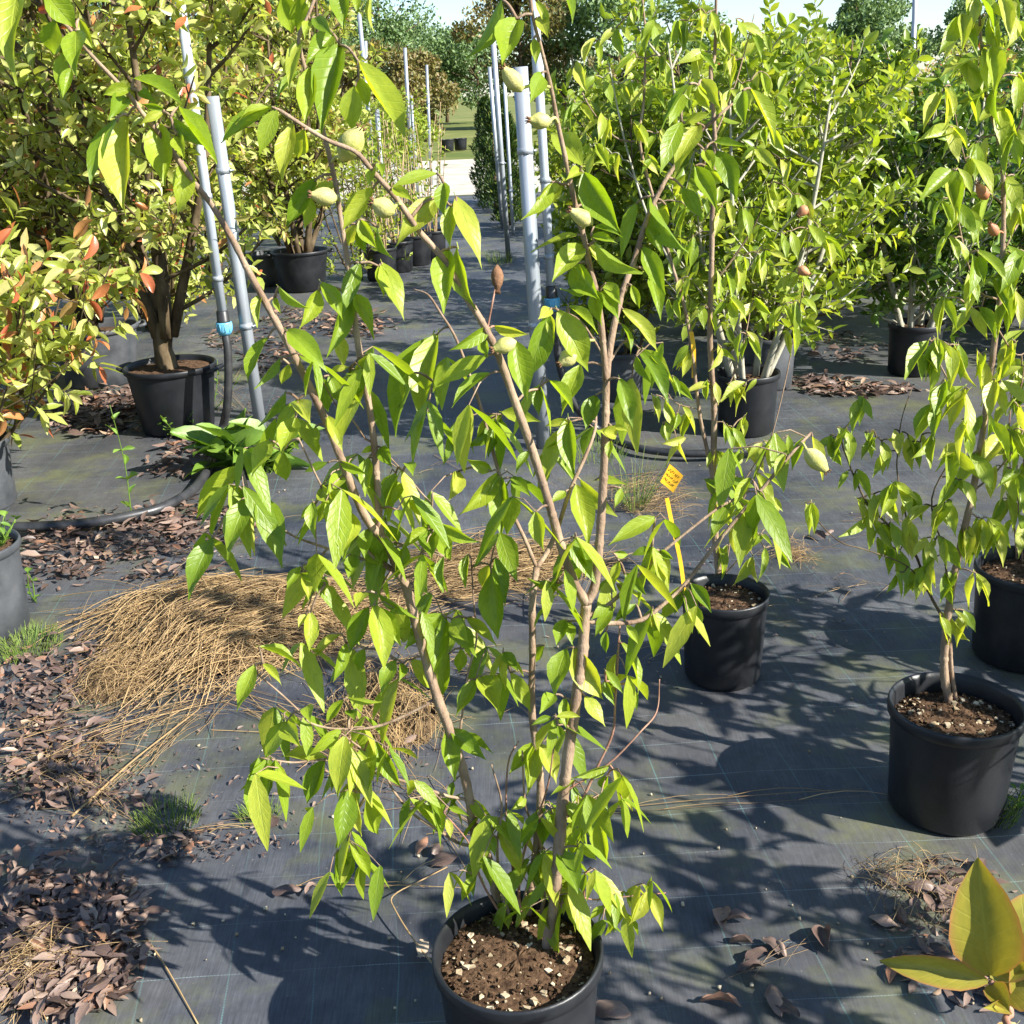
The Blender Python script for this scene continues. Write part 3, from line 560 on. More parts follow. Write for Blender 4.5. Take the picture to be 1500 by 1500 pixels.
def extra_foliage(thing, S, nodes, n, Lr, mat, seed, ymin=0):
    """smaller leaves in hanging groups near existing nodes"""
    rng = np.random.default_rng(seed); tw = MB(); P, D, X, L = [], [], [], []
    nd = [p for p in nodes[sum(len(s['pix']) - 1 for s in S):] if pix(p)[1] > ymin]
    for i in range(n):
        a = np.array(nd[int(rng.integers(len(nd)))]); b = a + rng.normal(0, .028, 3) * [1, 1.2, .8]; tw.tube([a, (a + b) / 2 + [0, 0, .008], b], [.0013, .0012, .0009], 4, False)
        q0 = rng.uniform(0, 6.28)
        for k in range(int(rng.integers(2, 4))):
            q = q0 + k * 2.2 + rng.uniform(-.4, .4); o = np.array([math.cos(q), math.sin(q), 0]); d = nrm(o * rng.uniform(.2, .75) + [0, 0, -rng.uniform(.5, 1.1)])
            P.append(b); D.append(d); X.append(np.cross(d, nrm(o * .6 + np.array([0, 0, .6]) + rng.normal(0, .3, 3)))); L.append(rng.uniform(*Lr))
    L = np.array(L); link("twigs", tw.mesh("twigs"), M['bark'], thing, "stuff")
    leaf_cloud("small_leaves", np.array(P), np.array(D), np.array(X), L, L * rng.uniform(.25, .34, len(L)), M[mat], 'sweet', thing)
extra_foliage(main_shrub, S_main, nodes_main, 120, (.055, .12), 'leaf', 71, 480)
extra_foliage(main_shrub, S_main, nodes_main, 45, (.045, .09), 'leaf', 72, 1130)

def capsule(thing, stemset, bx, by, tx, ty, w, mat, name="seed_capsule"):
    """urn-shaped capsule from its stalk end (b) to its crowned mouth (t)"""
    allpix = np.vstack([s['pix'] for s in stemset]); allpos = np.vstack([s['pos'] for s in stemset])
    k = np.argmin(np.hypot(allpix[:, 0] - bx, allpix[:, 1] - by)); pa = allpos[k]; Y = pa[1] - .035
    a, b = PY(bx, by, Y), PY(tx, ty, Y - .012); L = np.linalg.norm(b - a); d = (b - a) / L; R = w * depth(a) / FPX / 2
    t = np.array([0, .06, .2, .4, .58, .75, .88, .96, 1.0]); r = np.array([.14, .35, .78, 1, .98, .78, .5, .38, .30])
    mb = MB().tube(a + d * (t * L)[:, None], r * R, 12, True, .05)
    mb.tube(smooth_path([pa, (pa + a) / 2 + [0, 0, .006], a + d * .004], 3), .0022, 5)
    o = link(name, mb.mesh(name), M[mat], thing)
    cb = MB(); ref = nrm(np.cross(d, [0.2, 1, .3])); rf2 = np.cross(d, ref)
    for q in range(7):
        e = math.cos(q * .9) * ref + math.sin(q * .9) * rf2
        cb.tube([b - d * .002 + e * R * .2, b + d * .002 + e * R * .35, b + d * .004 + e * R * .42], [.0013, .0011, .0006], 4)
    link("dry_crown", cb.mesh("dry_crown"), M['fruit_dry'], o)
    return o
for a in [(500, 235, 528, 188, 38, 'fruit'), (495, 291, 455, 285, 26, 'fruit'), (578, 312, 545, 296, 30, 'fruit'), (764, 134, 737, 99, 26, 'fruit'), (808, 178, 775, 176, 24, 'fruit'),
          (868, 328, 835, 308, 24, 'fruit'), (756, 500, 722, 512, 24, 'fruit'), (845, 515, 820, 533, 26, 'fruit'), (1180, 658, 1211, 690, 27, 'fruit'), (728, 388, 729, 426, 18, 'fruit_dry')]:
    capsule(main_shrub, S_main, *a)

# ------------------------------------------------------------------ the two lime-leaved shrubs: traced stems, whorls of hanging leaves
def whorl_leaves(clusters, Lpx, seed, jx=10):
    r = np.random.default_rng(seed); out = []
    for c in clusters:
        x, y = c[0], c[1]; n = c[2] if len(c) > 2 else int(r.integers(3, 6)); s = c[3] if len(c) > 3 else 1.0
        for i in range(n):
            a = math.radians(90 + r.normal(0, 27)); L = Lpx * s * r.uniform(.55, 1.1)
            bx, by = x + r.uniform(-jx, jx), y + r.uniform(-jx * .6, jx * .6)
            out.append((bx, by, bx + math.cos(a) * L, by + math.sin(a) * L, L * r.uniform(.18, .38)))
    return out
LIME = leaf_set(M['leaf_lime'], 'sweet', 10, seed=33)
R_STEMS = [
 ([(1391,1032),(1383,985),(1385,935),(1390,890),(1396,850),(1408,795),(1425,720),(1440,630),(1452,540),(1464,440),(1469,370),(1470,300),(1468,232),(1456,180),(1444,133),(1436,43),(1432,-40)], None, .10, .0125, .003),
 ([(1401,1032),(1394,985),(1392,950),(1390,915),(1385,895)], None, .03, .0065, .005),
 ([(1386,925),(1378,900),(1362,870),(1340,810),(1318,786),(1292,760),(1278,748),(1262,722),(1244,680),(1233,640),(1252,608)], 0, .06, .0045, .0016, 'dark_bark'),
 ([(1362,872),(1330,830),(1270,806),(1233,795),(1204,770),(1188,742)], 2, -.05, .0022, .0012, 'dark_bark'),
 ([(1340,812),(1316,704),(1315,661),(1321,613),(1335,571)], 2, .12, .0024, .0012, 'dark_bark'),
 ([(1392,870),(1380,800),(1365,730),(1400,660),(1413,620)], 0, -.06, .003, .0014, 'dark_bark'),
 ([(1425,720),(1460,690),(1490,650),(1510,600)], 0, .02, .003, .0014),
 ([(1440,630),(1410,590),(1380,540),(1365,500)], 0, -.05, .003, .0014),
 ([(1464,440),(1430,420),(1405,330),(1400,260)], 0, -.06, .003, .0014),
 ([(1469,370),(1490,330),(1510,300)], 0, .05, .003, .0014),
 ([(1470,300),(1420,250),(1395,150)], 0, -.05, .0026, .0012),
 ([(1468,232),(1495,180),(1500,150)], 0, -.03, .0026, .0012),
 ([(1460,480),(1490,520),(1520,500)], 0, .03, .0026, .0012),
]
R_CL = [(1432,-10,4),(1470,-5,4),(1415,25,4),(1452,20,3),(1490,30,3),(1445,70,4),(1410,85,4),(1450,120,3),(1490,110,4),(1385,130,4),(1425,140,4),(1465,150,3),(1400,190,4),(1435,205,3),(1490,190,4),(1400,250,5),(1430,235,3),(1480,255,3),(1385,290,3),(1412,310,4),(1440,290,2),(1495,290,4),(1395,345,3),(1425,370,3),(1480,365,4),(1500,370,3),(1420,400,3),(1455,405,3),(1490,430,4),(1385,435,3),(1430,455,4),(1370,500,5),(1355,515,3),(1400,505,4),(1440,515,3),(1480,500,4),(1500,540,3),(1385,560,3),(1420,570,4),(1465,560,3),(1495,590,3),(1375,590,4),(1410,620,4),(1440,610,3),(1480,630,4),(1395,655,4),(1430,665,4),(1465,680,3),(1495,690,4),(1260,585,4,.8),(1233,625,4,.75),(1215,640,3,.7),(1270,630,3,.7),(1290,640,3,.75),(1320,630,3,.75),(1340,645,4,.8),(1360,640,3,.8),(1300,660,3,.7),(1185,738,4,.7),(1250,690,3,.7),(1265,735,4,.8),(1290,720,4,.8),(1315,710,4,.8),(1340,725,4,.8),(1330,760,4,.8),(1300,770,4,.8),(1280,790,3,.7),(1360,745,4,.8),(1385,735,4,.8),(1350,790,4,.8),(1310,800,4,.8),(1380,790,3,.8),(1410,770,4,.8),(1440,760,5,.9),(1465,775,4,.9),(1320,835,3,.75),(1345,835,4,.8),(1390,840,3,.8),(1430,840,3,.75),(1385,895,3,.75),(1402,895,3,.75),(1365,820,3,.8),(1280,760,3,.75),(1400,700,3,.8)]
R_LEAVES = whorl_leaves(R_CL, 70, 5)[:300]
right_shrub = empty("sweetshrub", (right_c[0], right_c[1], .22), "slender lime-leaved shrub with two thin trunks and long dark side twigs", "shrub", "lime-leaved shrubs in black pots")
S_right, _ = build_traced(right_shrub, .228, R_STEMS, R_LEAVES, LIME, .125)
for a in [(1446, 292, 1432, 270, 17, 'fruit_red'), (1460, 345, 1450, 328, 15, 'fruit_red')]: capsule(right_shrub, S_right, *a)

M_STEMS = [
 ([(1054,852),(1048,790),(1045,700),(1046,600),(1040,500),(1042,400),(1044,300),(1047,200),(1041,107),(1047,80),(1049,0),(1050,-40)], None, .12, .012, .004),
 ([(1048,720),(1036,660),(1024,600),(1012,500),(1000,440),(985,390),(960,300),(937,208),(943,147),(945,48),(940,-10)], 0, .16, .0075, .003),
 ([(1062,850),(1070,790),(1085,740),(1110,690),(1130,640),(1150,560),(1165,480),(1180,400),(1185,320)], None, .14, .0032, .0015),
 ([(985,390),(950,320),(919,221),(905,160),(892,93)], 1, .12, .004, .002, 'pale_bark'),
 ([(1042,420),(1080,370),(1110,320),(1140,240)], 0, .12, .004, .002, 'dark_bark'),
 ([(1046,600),(1070,560),(1090,500),(1100,450)], 0, .05, .003, .0015),
 ([(937,208),(900,200),(860,150),(838,90)], 1, .05, .003, .0014),
 ([(1047,200),(1075,130),(1095,60),(1105,20)], 0, .08, .003, .0014),
 ([(1024,600),(990,590),(975,570)], 1, -.04, .002, .001),
 ([(1050,760),(1080,720),(1120,660),(1150,640)], 0, -.04, .003, .0014),
 ([(1058,845),(1090,810),(1120,775)], 0, -.06, .003, .0014),
]
M_CL = [(960,30,4),(935,10,3),(1000,25,4),(1035,15,4),(1055,40,4),(1085,30,4),(1110,50,4),(1070,85,4),(1030,75,4),(975,80,3),(930,80,3),(905,40,3),(950,130,4),(915,120,3),(880,110,3),(838,95,3),(850,150,4),(890,170,4),(930,180,4),(965,190,3),(870,215,4),(905,230,4),(945,230,3),(1090,120,4),(1120,110,3),(1060,130,3),(1130,180,4),(1105,220,3),(1150,230,3),(1125,270,3),(1165,290,4),(1095,310,4),(1060,300,3),(1190,330,4),(1150,340,3),(1205,345,4),(1120,370,4),(1085,380,4),(1060,400,4),(1165,400,3),(1005,410,3),(985,440,3),(1030,450,3),(1075,440,4),(1110,440,4),(1145,450,3),(1090,490,4),(1055,510,3),(1010,510,4),(985,555,4),(965,580,3),(1000,600,4),(975,615,3),(1040,560,3),(1075,560,4),(1100,560,3),(1065,620,4),(1095,610,3),(1000,640,3),(1120,650,4),(1145,640,3),(1085,660,4),(1050,660,4),(1040,700,3),(1070,700,4),(1110,690,4),(1050,740,3),(1090,730,4),(1120,730,4),(1075,770,3),(1110,780,4),(1130,800,3),(1060,800,3),(1100,820,3),(1155,480,3),(1170,440,3),(870,60,3),(995,300,3),(1010,350,3)]
M_LEAVES = whorl_leaves(M_CL, 47, 6)[:300]
mid_shrub = empty("sweetshrub", (mid_c[0], mid_c[1], .22), "bushy lime-leaved shrub beside the yellow tag with drooping small leaves", "shrub", "lime-leaved shrubs in black pots")
S_mid, _ = build_traced(mid_shrub, .235, M_STEMS, M_LEAVES, LIME, .115)
for a in [(1182, 302, 1170, 316, 15, 'fruit_red'), (1168, 392, 1186, 402, 14, 'fruit_red')]: capsule(mid_shrub, S_mid, *a)

# far-right pot: thin reddish stems
FR_STEMS = [([(1490 + 9 * i, 825 + (i % 2) * 6), (1484 + 8 * i, 740), (1478 + 12 * i, 640 - 12 * i), (1486 + 16 * i, 520)], None, .10, .0035, .0016, 'red_twig') for i in range(6)]
FR_CL = [(1478 + 11 * (i % 4), 520 + 26 * i, 3) for i in range(10)] + [(1500, 560, 4), (1500, 620, 4), (1495, 700, 3), (1505, 480, 4)]
fr_shrub = empty("sweetshrub", (fr_c[0], fr_c[1], .24), "thin red-stemmed shrub behind the twin-stemmed one", "shrub", "lime-leaved shrubs in black pots")
build_traced(fr_shrub, .24, FR_STEMS, whorl_leaves(FR_CL, 55, 8), LIME, .11)

for xy in ((1.62, 1.12), (1.78, 1.88), (2.12, 2.45)): make_pot(xy, .145, .27, .86, 'pot', .04, "black pot of the shrub that dapples the bare cloth with leaf shadows", PG, perlite=30)
shrub_later = ((1.62, 1.12), (1.78, 1.88), (2.12, 2.45))
# yellow tag on a stake
tY = mid_c[1] - .10
tag_t = empty("plant_tag", PY(1001, 858, tY), "yellow handwritten plant tag on a bent orange stake in the black pot", "tag")
st = smooth_path([PY(x, y, tY) for x, y in ((1003, 868), (996, 818), (984, 765), (977, 730))], 4)
sb = MB()
for off in (0,):
    a = nrm(np.array([1.0, .2, .1])); sb.add([p + a * s * .0055 + np.array([0, q, 0]) for p in st for s, q in ((-1, 0), (1, 0), (1, .002), (-1, .002))],
        [(i * 4 + j, i * 4 + (j + 1) % 4, (i + 1) * 4 + (j + 1) % 4, (i + 1) * 4 + j) for i in range(len(st) - 1) for j in range(4)])
link("stake", sb.mesh("stake", False), M['tag'], tag_t)
q = [PY(x, y, tY) for x, y in ((967, 706), (981, 680), (1001, 697), (986, 722))]; nq = nrm(np.cross(q[1] - q[0], q[3] - q[0])); nq = nq * (-1 if nq[1] > 0 else 1)
q = [np.array(p) for p in q]; qm = [p - nq * .0015 for p in q]
# slightly cupped card
cb = MB(); g = 6
def card(u, v): return (q[0] * (1 - u) * (1 - v) + q[1] * u * (1 - v) + q[2] * u * v + q[3] * (1 - u) * v) - nq * .006 * 4 * v * (1 - v)
for side in (0, 1):
    b0 = len(cb.v); cb.v += [tuple(card(i / g, j / g) - nq * .0012 * side) for i in range(g + 1) for j in range(g + 1)]
    cb.f += [tuple(b0 + k for k in ((i * (g + 1) + j), (i * (g + 1) + j + 1), ((i + 1) * (g + 1) + j + 1), ((i + 1) * (g + 1) + j))) for i in range(g) for j in range(g)]
link("tag_card", cb.mesh("tag_card"), M['tag'], tag_t)
ib = MB(); rr = random.Random(4)
for row in (.22, .47, .72):                      # three rows of illegible pen strokes
    x = .10
    while x < .86:
        pts = [card(1 - row + rr.uniform(-.07, .07), min(x + .022 * i, .95)) + nq * .0008 for i in range(4)]
        ib.tube(pts, .00075, 3); x += rr.uniform(.085, .13)
link("handwriting", ib.mesh("handwriting"), M['ink'], tag_t)
# hanging yellow strip label in the bushy shrub
strip = empty("strip_label", PY(1021, 500, mid_c[1] + .12), "narrow yellow strip label hanging on a stem of the bushy shrub", "tag")
p0 = S_mid[1]['pos'][np.argmin(abs(S_mid[1]['pix'][:, 1] - 480))]
pts = [np.array(p0) + [0.004, -.006, 0], np.array(p0) + [.012, -.009, -.05], np.array(p0) + [.014, -.008, -.13]]
mb = MB(); P_ = smooth_path(pts, 4)
mb.add([p + np.array([s * .006, q_, 0]) for p in P_ for s, q_ in ((-1, 0), (1, 0), (1, .0015), (-1, .0015))], [(i * 4 + j, i * 4 + (j + 1) % 4, (i + 1) * 4 + (j + 1) % 4, (i + 1) * 4 + j) for i in range(len(P_) - 1) for j in range(4)])
link("strip", mb.mesh("strip", False), M['tag'], strip)

# ------------------------------------------------------------------ corner plant close to the camera: big yellow-green leaves
CY = .98
corner = empty("corner_shrub", (.74, .74, .22), "large yellow-green leaves with pink edges on a reddish shoot, lower corner", "shrub")
corner["label"] = "few very large smooth yellow-green leaves with pinkish edges on a red shoot"
cpot = make_pot((.74, .74), .14, .26, .86, 'pot', .04, "black pot of the big yellow-green leaves", PG, perlite=30)
a = PY(1451, 1438, CY); path = smooth_path([np.array([.74, .74, .20]), np.array([.73, .78, .45]), PY(1500, 1530, CY - .05), PY(1480, 1480, CY - .01), a], 5)
link("stem", MB().tube(path, np.linspace(.006, .0035, len(path)), 8).mesh("stem"), M['red_twig'], corner)
CORN = [leaf_mesh("leaf_blade", 'broad', M['corner_leaf'], arch=ar, fold=.22, wave=.015, pet=.10, seed=60 + i) for i, ar in enumerate((.04, .12, .08, .02))]
for (bx, by, tx, ty, w, dd) in [(1450, 1430, 1433, 1256, 100, .02), (1447, 1438, 1288, 1407, 44, .04), (1456, 1436, 1540, 1300, 90, .05), (1452, 1440, 1478, 1482, 34, -.05), (1462, 1455, 1560, 1440, 60, -.02), (1476, 1474, 1440, 1476, 22, -.05), (1490, 1500, 1440, 1560, 40, -.04), (1505, 1470, 1488, 1395, 40, .0)]:
    b_ = PY(bx, by, CY); t_ = PY(tx, ty, CY + dd); y = t_ - b_; L = np.linalg.norm(y); v = nrm(CAMP - b_); x = nrm(np.cross(nrm(y), v)); W = w * depth(b_) / FPX
    put_leaf(CORN, leaf_matrix(b_, y, x, L, W), corner)

# ------------------------------------------------------------------ grown shrubs (rows behind)
def grow(rng, base, H, rad, nst, nbr, ntw, twl, nlf, lf, wf=.40, up=.6, droop=0.0, lean=(0, 0), stem_r=.012, low=.2, trunk=0.0):
    """returns tube builder, leaf arrays, tip flags"""
    mb = MB(); base = np.asarray(base, float); P, D, X, L, T = [], [], [], [], []
    def leaves(a, b, n):
        ax = nrm(b - a)
        for i in range(n):
            t = .25 + .75 * (i + .5) / n; p = a + (b - a) * t
            q = i * 2.4 + rng.uniform(0, .6); r1 = nrm(np.cross(ax, [.3, .2, 1.0])); r2 = np.cross(ax, r1); o = math.cos(q) * r1 + math.sin(q) * r2
            d = nrm(o + ax * up * rng.uniform(.4, 1.4) + np.array([0, 0, -droop * rng.uniform(.4, 1.6)]) + rng.normal(0, .18, 3))
            P.append(p); D.append(d); X.append(np.cross(d, nrm(np.array([0, 0, .55]) + o * .5 + (P[-1] - base) * np.array([.5, .5, 0]) + rng.normal(0, .5, 3)))); L.append(lf * rng.uniform(.6, 1.2)); T.append(t > .82)
    top0 = base + np.array([0, 0, trunk])
    if trunk: mb.tube(smooth_path([base - [0, 0, .05], base + np.array([rng.uniform(-.03, .03), 0, trunk * .5]), top0 + [0, 0, .03]], 4), np.linspace(stem_r * 1.9, stem_r * 1.5, 9), 9, True, .08)
    for s in range(nst):
        q = 2 * math.pi * (s + rng.uniform(-.3, .3)) / nst; rr = rad * rng.uniform(.25, .75) if nst > 1 else rad * .1
        h = H * rng.uniform(.75, 1.0)
        b0 = top0 + np.array([math.cos(q), math.sin(q), 0]) * (.02 if not trunk else .01) * min(nst, 4) - np.array([0, 0, .04])
        e = base + np.array([math.cos(q) * rr + lean[0], math.sin(q) * rr + lean[1], h]); m_ = b0 * .5 + e * .5 + np.array([math.cos(q) * rr * .18, math.sin(q) * rr * .18, 0]) + rng.normal(0, .03, 3)
        sp = smooth_path([b0, m_, e], 7); mb.tube(sp, np.linspace(stem_r, stem_r * .25, len(sp)), 6, True, .06)
        for b in range(nbr):
            t = low + (1 - low) * (b + rng.uniform(0, 1)) / nbr; k = min(int(t * (len(sp) - 1)), len(sp) - 2); p = sp[k]
            qa = rng.uniform(0, 6.283); o = np.array([math.cos(qa), math.sin(qa), 0]); ln = rad * rng.uniform(.35, .8) * (1.15 - .6 * t)
            e2 = p + o * ln + np.array([0, 0, ln * rng.uniform(.3, 1.3) * (1 - droop * .4)]); m2 = (p + e2) / 2 + np.array([0, 0, -.08 * ln])
            bp = smooth_path([p, m2, e2], 4); mb.tube(bp, np.linspace(stem_r * .4, stem_r * .14, len(bp)), 4, False)
            for w in range(ntw):
                t2 = .25 + .75 * (w + rng.uniform(.2, 1)) / ntw; a = bp[min(int(t2 * (len(bp) - 1)), len(bp) - 1)]
                d = nrm(rng.normal(0, .7, 3) + o * .4 + np.array([0, 0, .75 - droop])); z = a + d * twl * rng.uniform(.6, 1.2)
                mb.tube([a, z], [stem_r * .15, stem_r * .09], 3, False); leaves(a, z, nlf)
    P, D, X, L, T = map(np.array, (P, D, X, L, T))
    return mb, P, D, X, L, L * wf, T

def shrub(name, base, label, group, H, rad, leafmat, single=0, bark='dark_bark', seed=0, tipmat=None, tipfrac=.5, z0=.26, tplname='mid', prof='oval', cat="shrub", **kw):
    rng = np.random.default_rng(seed); b = np.array([base[0], base[1], z0])
    t = empty(name, b, label, cat, group)
    mb, P, D, X, L, W, T = grow(rng, b, H, rad, **kw)
    link("stem" if cat == "shrub" else "trunk", mb.mesh("stem"), M[bark], t)
    keep = np.ones(len(P), bool)
    if tipmat is not None: tip = T & (rng.random(len(P)) < tipfrac)
    else: tip = np.zeros(len(P), bool)
    if single:
        pp = np.array([pix(p) for p in P]); dd = np.array([depth(p) for p in P])
        inf = (pp[:, 0] > -10) & (pp[:, 0] < 1510) & (pp[:, 1] > -10) & (pp[:, 1] < 1510)
        order = np.argsort(np.where(inf, dd - .35 * L / L.max(), 1e9))[:single]
        ms = leaf_set(M[leafmat], prof, 6, seed=seed + 70, pet=.05); mt = leaf_set(M[tipmat], prof, 4, seed=seed + 90, pet=.05) if tipmat else ms
        for i in order:
            put_leaf(mt if tip[i] else ms, leaf_matrix(P[i], D[i], X[i], L[i], W[i]), t); keep[i] = False
    leaf_cloud("foliage", P[keep & ~tip], D[keep & ~tip], X[keep & ~tip], L[keep & ~tip], W[keep & ~tip], M[leafmat], tplname, t)
    if tipmat is not None and (keep & tip).any():
        leaf_cloud("young_foliage", P[keep & tip], D[keep & tip], X[keep & tip], L[keep & tip], W[keep & tip], M[tipmat], tplname, t)
    return t

PH = "photinia shrubs along the aisle"
ph = dict(nbr=15, ntw=7, twl=.16, nlf=9, lf=.084, wf=.40, up=.6)
shrub("photinia", photA, "thick-trunked photinia in the handled black pot, yellow-green with red tips", PH, 2.5, .85, 'photinia', 260, seed=11, tipmat='red_leaf', tipfrac=.12, nst=5, stem_r=.030, low=.12, trunk=.22, z0=.32, **ph)
shrub("photinia", photB, "dense photinia in the large grey pot, full of red shoots", PH, 2.6, .95, 'photinia', 120, seed=12, tipmat='red_leaf', tipfrac=.16, nst=6, stem_r=.03, low=.12, trunk=.1, z0=.32, **ph)
shrub("photinia", photC, "low photinia branches with orange-red leaf rosettes over the pale dusty pot", PH, .80, .62, 'photinia', 260, seed=13, tipmat='red_leaf', tipfrac=.6, nst=7, stem_r=.010, low=.02, z0=.26, nbr=8, ntw=3, twl=.14, nlf=8, lf=.10, wf=.36, up=.7, droop=.35, lean=(.34, -.1))
shrub("photinia", potE, "rounded yellow-green photinia in the large pot by the cloth aisle", PH, 2.5, .85, 'photinia', 0, seed=14, tipmat='red_leaf', tipfrac=.08, nst=7, stem_r=.03, low=.1, z0=.33, **ph)
for i, (x, y, h, r) in enumerate([(-3.3, 7.4, 2.6, 1.0), (-4.3, 5.9, 2.6, 1.0), (-2.7, 8.6, 2.5, .9), (-4.0, 9.2, 2.7, 1.1), (-5.3, 8.0, 2.7, 1.1), (-3.0, 5.6, 2.5, .85)]):
    shrub("photinia", (x, y), ["tall leafy photinia filling the second row behind the thick-trunked one"][0], PH, h, r, 'photinia', 0, seed=20 + i, tipmat='red_leaf', tipfrac=.14, nst=6, stem_r=.025, low=.08, z0=.0, **ph)
for i, (x, y, h, r, m_) in enumerate([(-3.0, 11.5, 2.2, .9, 'green_leaf'), (-4.6, 12.5, 2.5, 1.1, 'photinia'), (-2.6, 13.6, 2.0, .8, 'green_leaf'), (-3.6, 16.0, 2.2, 1.0, 'green_leaf'), (-5.6, 15.0, 2.6, 1.2, 'photinia')]):
    shrub("row_shrub", (x, y), "leafy shrub farther down the row beyond the rounded photinia", "shrubs farther down the photinia row", h, r, m_, 0, seed=30 + i, nst=5, stem_r=.02, low=.05, z0=.0, **{**ph, 'nbr': 9, 'lf': .09})

for i, (px, Y, h, r_) in enumerate([(520, 10.5, 1.5, .5), (548, 12.5, 1.6, .55), (572, 15.0, 1.7, .6), (592, 18.0, 1.8, .6), (505, 13.5, 2.0, .8)]):
    shrub("airy_shrub", (PY(px, 300, Y)[0], Y), "airy green shrub behind the cane clumps by the aisle", "airy shrubs behind the canes", h, r_, 'green_leaf', 0, seed=300 + i, nst=4, stem_r=.012, low=.05, z0=.0, tplname='far', nbr=8, ntw=4, twl=.14, nlf=6, lf=.07, wf=.4, up=.6)
RH = "green shrubs massed across the aisle"
gs = dict(nbr=15, ntw=7, twl=.15, nlf=8, lf=.072, wf=.44, up=.6)
shrub("pale_stemmed_shrub", potA, "pale-stemmed bushy green shrub in the black pot by the hose", RH, 1.55, .7, 'green_leaf', 200, bark='pale_bark', seed=41, nst=7, stem_r=.018, low=.2, z0=.26, **gs)
shrub("green_shrub", potB, "bright green shrub in the grey shadow-dappled pot", RH, 1.6, .8, 'green_leaf', 0, bark='dark_bark', seed=42, nst=6, stem_r=.016, low=.12, z0=.25, **gs)
shrub("glossy_shrub", potC, "glossy dark-leaved shrub with whitish stems in the dark pot", RH, 1.4, .7, 'dark_leaf', 200, bark='pale_bark', seed=43, nst=6, stem_r=.02, low=.08, z0=.25, **{**gs, 'lf': .08, 'wf': .40})
shrub("green_shrub", potD, "narrow green shrub in the small grey pot behind the central post", RH, 1.4, .5, 'green_leaf', 0, seed=44, nst=5, stem_r=.01, low=.12, z0=.24, **gs)
k = 0
for (x, y, h, r, mt, tm, tf) in [(1.6, 7.6, 1.60, .85, 'green_leaf', None, 0), (3.3, 7.3, 1.52, .9, 'dark_leaf', None, 0), (4.2, 6.4, 1.60, .95, 'green_leaf', None, 0), (2.5, 8.6, 1.60, .95, 'green_leaf', None, 0), (.95, 9.0, 1.60, .75, 'green_leaf', None, 0),
        (3.9, 8.8, 1.68, 1.0, 'green_leaf', None, 0), (5.2, 8.4, 1.76, 1.0, 'photinia', 'red_leaf', .2), (1.7, 10.6, 1.68, .95, 'green_leaf', None, 0), (3.1, 10.8, 1.68, 1.0, 'dark_leaf', None, 0), (4.7, 10.9, 1.84, 1.1, 'photinia', 'red_leaf', .3), (6.3, 10.5, 2.00, 1.1, 'photinia', 'red_leaf', .3),
        (1.5, 13.2, 1.76, .95, 'green_leaf', None, 0), (3.0, 13.6, 1.68, 1.1, 'green_leaf', None, 0), (4.8, 13.8, 1.84, 1.2, 'photinia', 'red_leaf', .45), (6.8, 13.6, 2.08, 1.2, 'photinia', 'red_leaf', .3), (1.9, 16.2, 1.92, 1.0, 'far_brown', None, 0), (8.4, 13.0, 2.16, 1.3, 'green_leaf', None, 0), (3.8, 16.8, 1.76, 1.3, 'photinia', 'red_leaf', .5)]:
    shrub("green_shrub" if mt != 'photinia' else "photinia", (x, y), {"green_leaf": "bushy bright green shrub in the mass across the aisle", "dark_leaf": "bushy dark green shrub in the mass across the aisle", "photinia": "photinia with reddish shoots at the back of the mass across the aisle", "far_brown": "tall feathery brownish shrub at the end of the mass across the aisle"}[mt], RH, h, r, mt, 0, seed=50 + k, tipmat=tm, tipfrac=tf, nst=5, stem_r=.018, low=.06, z0=0.0, tplname='far', **{**gs, 'nbr': 14, 'lf': .08}); k += 1

for i, xy in enumerate(shrub_later): shrub("sweetshrub", xy, "lime-leaved shrub whose leaf shadows dapple the bare cloth", "lime-leaved shrubs in black pots", 1.25, .42, 'leaf_lime', 0, bark='bark', seed=77 + i, nst=4, nbr=6, ntw=3, twl=.12, nlf=4, lf=.12, wf=.38, up=.4, droop=.5, stem_r=.008, low=.25, z0=.2, tplname='sweet')
# bare canes and thin leaves in the pots along the aisle
for i, c in enumerate(cane_c):
    rng = np.random.default_rng(80 + i); t = empty("cane_plant", (c[0], c[1], .25), "clump of bare upright tan canes with a few leaves low down", "shrub", "cane clumps along the aisle"); P = []; D = []
    for j in range(11):
        q = rng.uniform(0, 6.28); a = np.array([c[0] + .05 * math.cos(q), c[1] + .05 * math.sin(q), .22]); b = a + np.array([rng.normal(0, .12), rng.normal(0, .12), rng.uniform(.7, 1.35)])
        link("cane", MB().tube(smooth_path([a, (a + b) / 2 + rng.normal(0, .02, 3), b], 3), np.linspace(.006, .0025, 7), 5).mesh("cane"), M['cane'], t)
        for s in range(14): P.append(a + (b - a) * rng.uniform(.05, .9 if i == 0 else 1.0)); D.append(nrm(rng.normal(0, 1, 3) + [0, 0, .3]))
    P, D = np.array(P), np.array(D); leaf_cloud("foliage", P, D, np.cross(D, rng.normal(0, 1, D.shape)), .06, .022, M['green_leaf'], 'far', t)

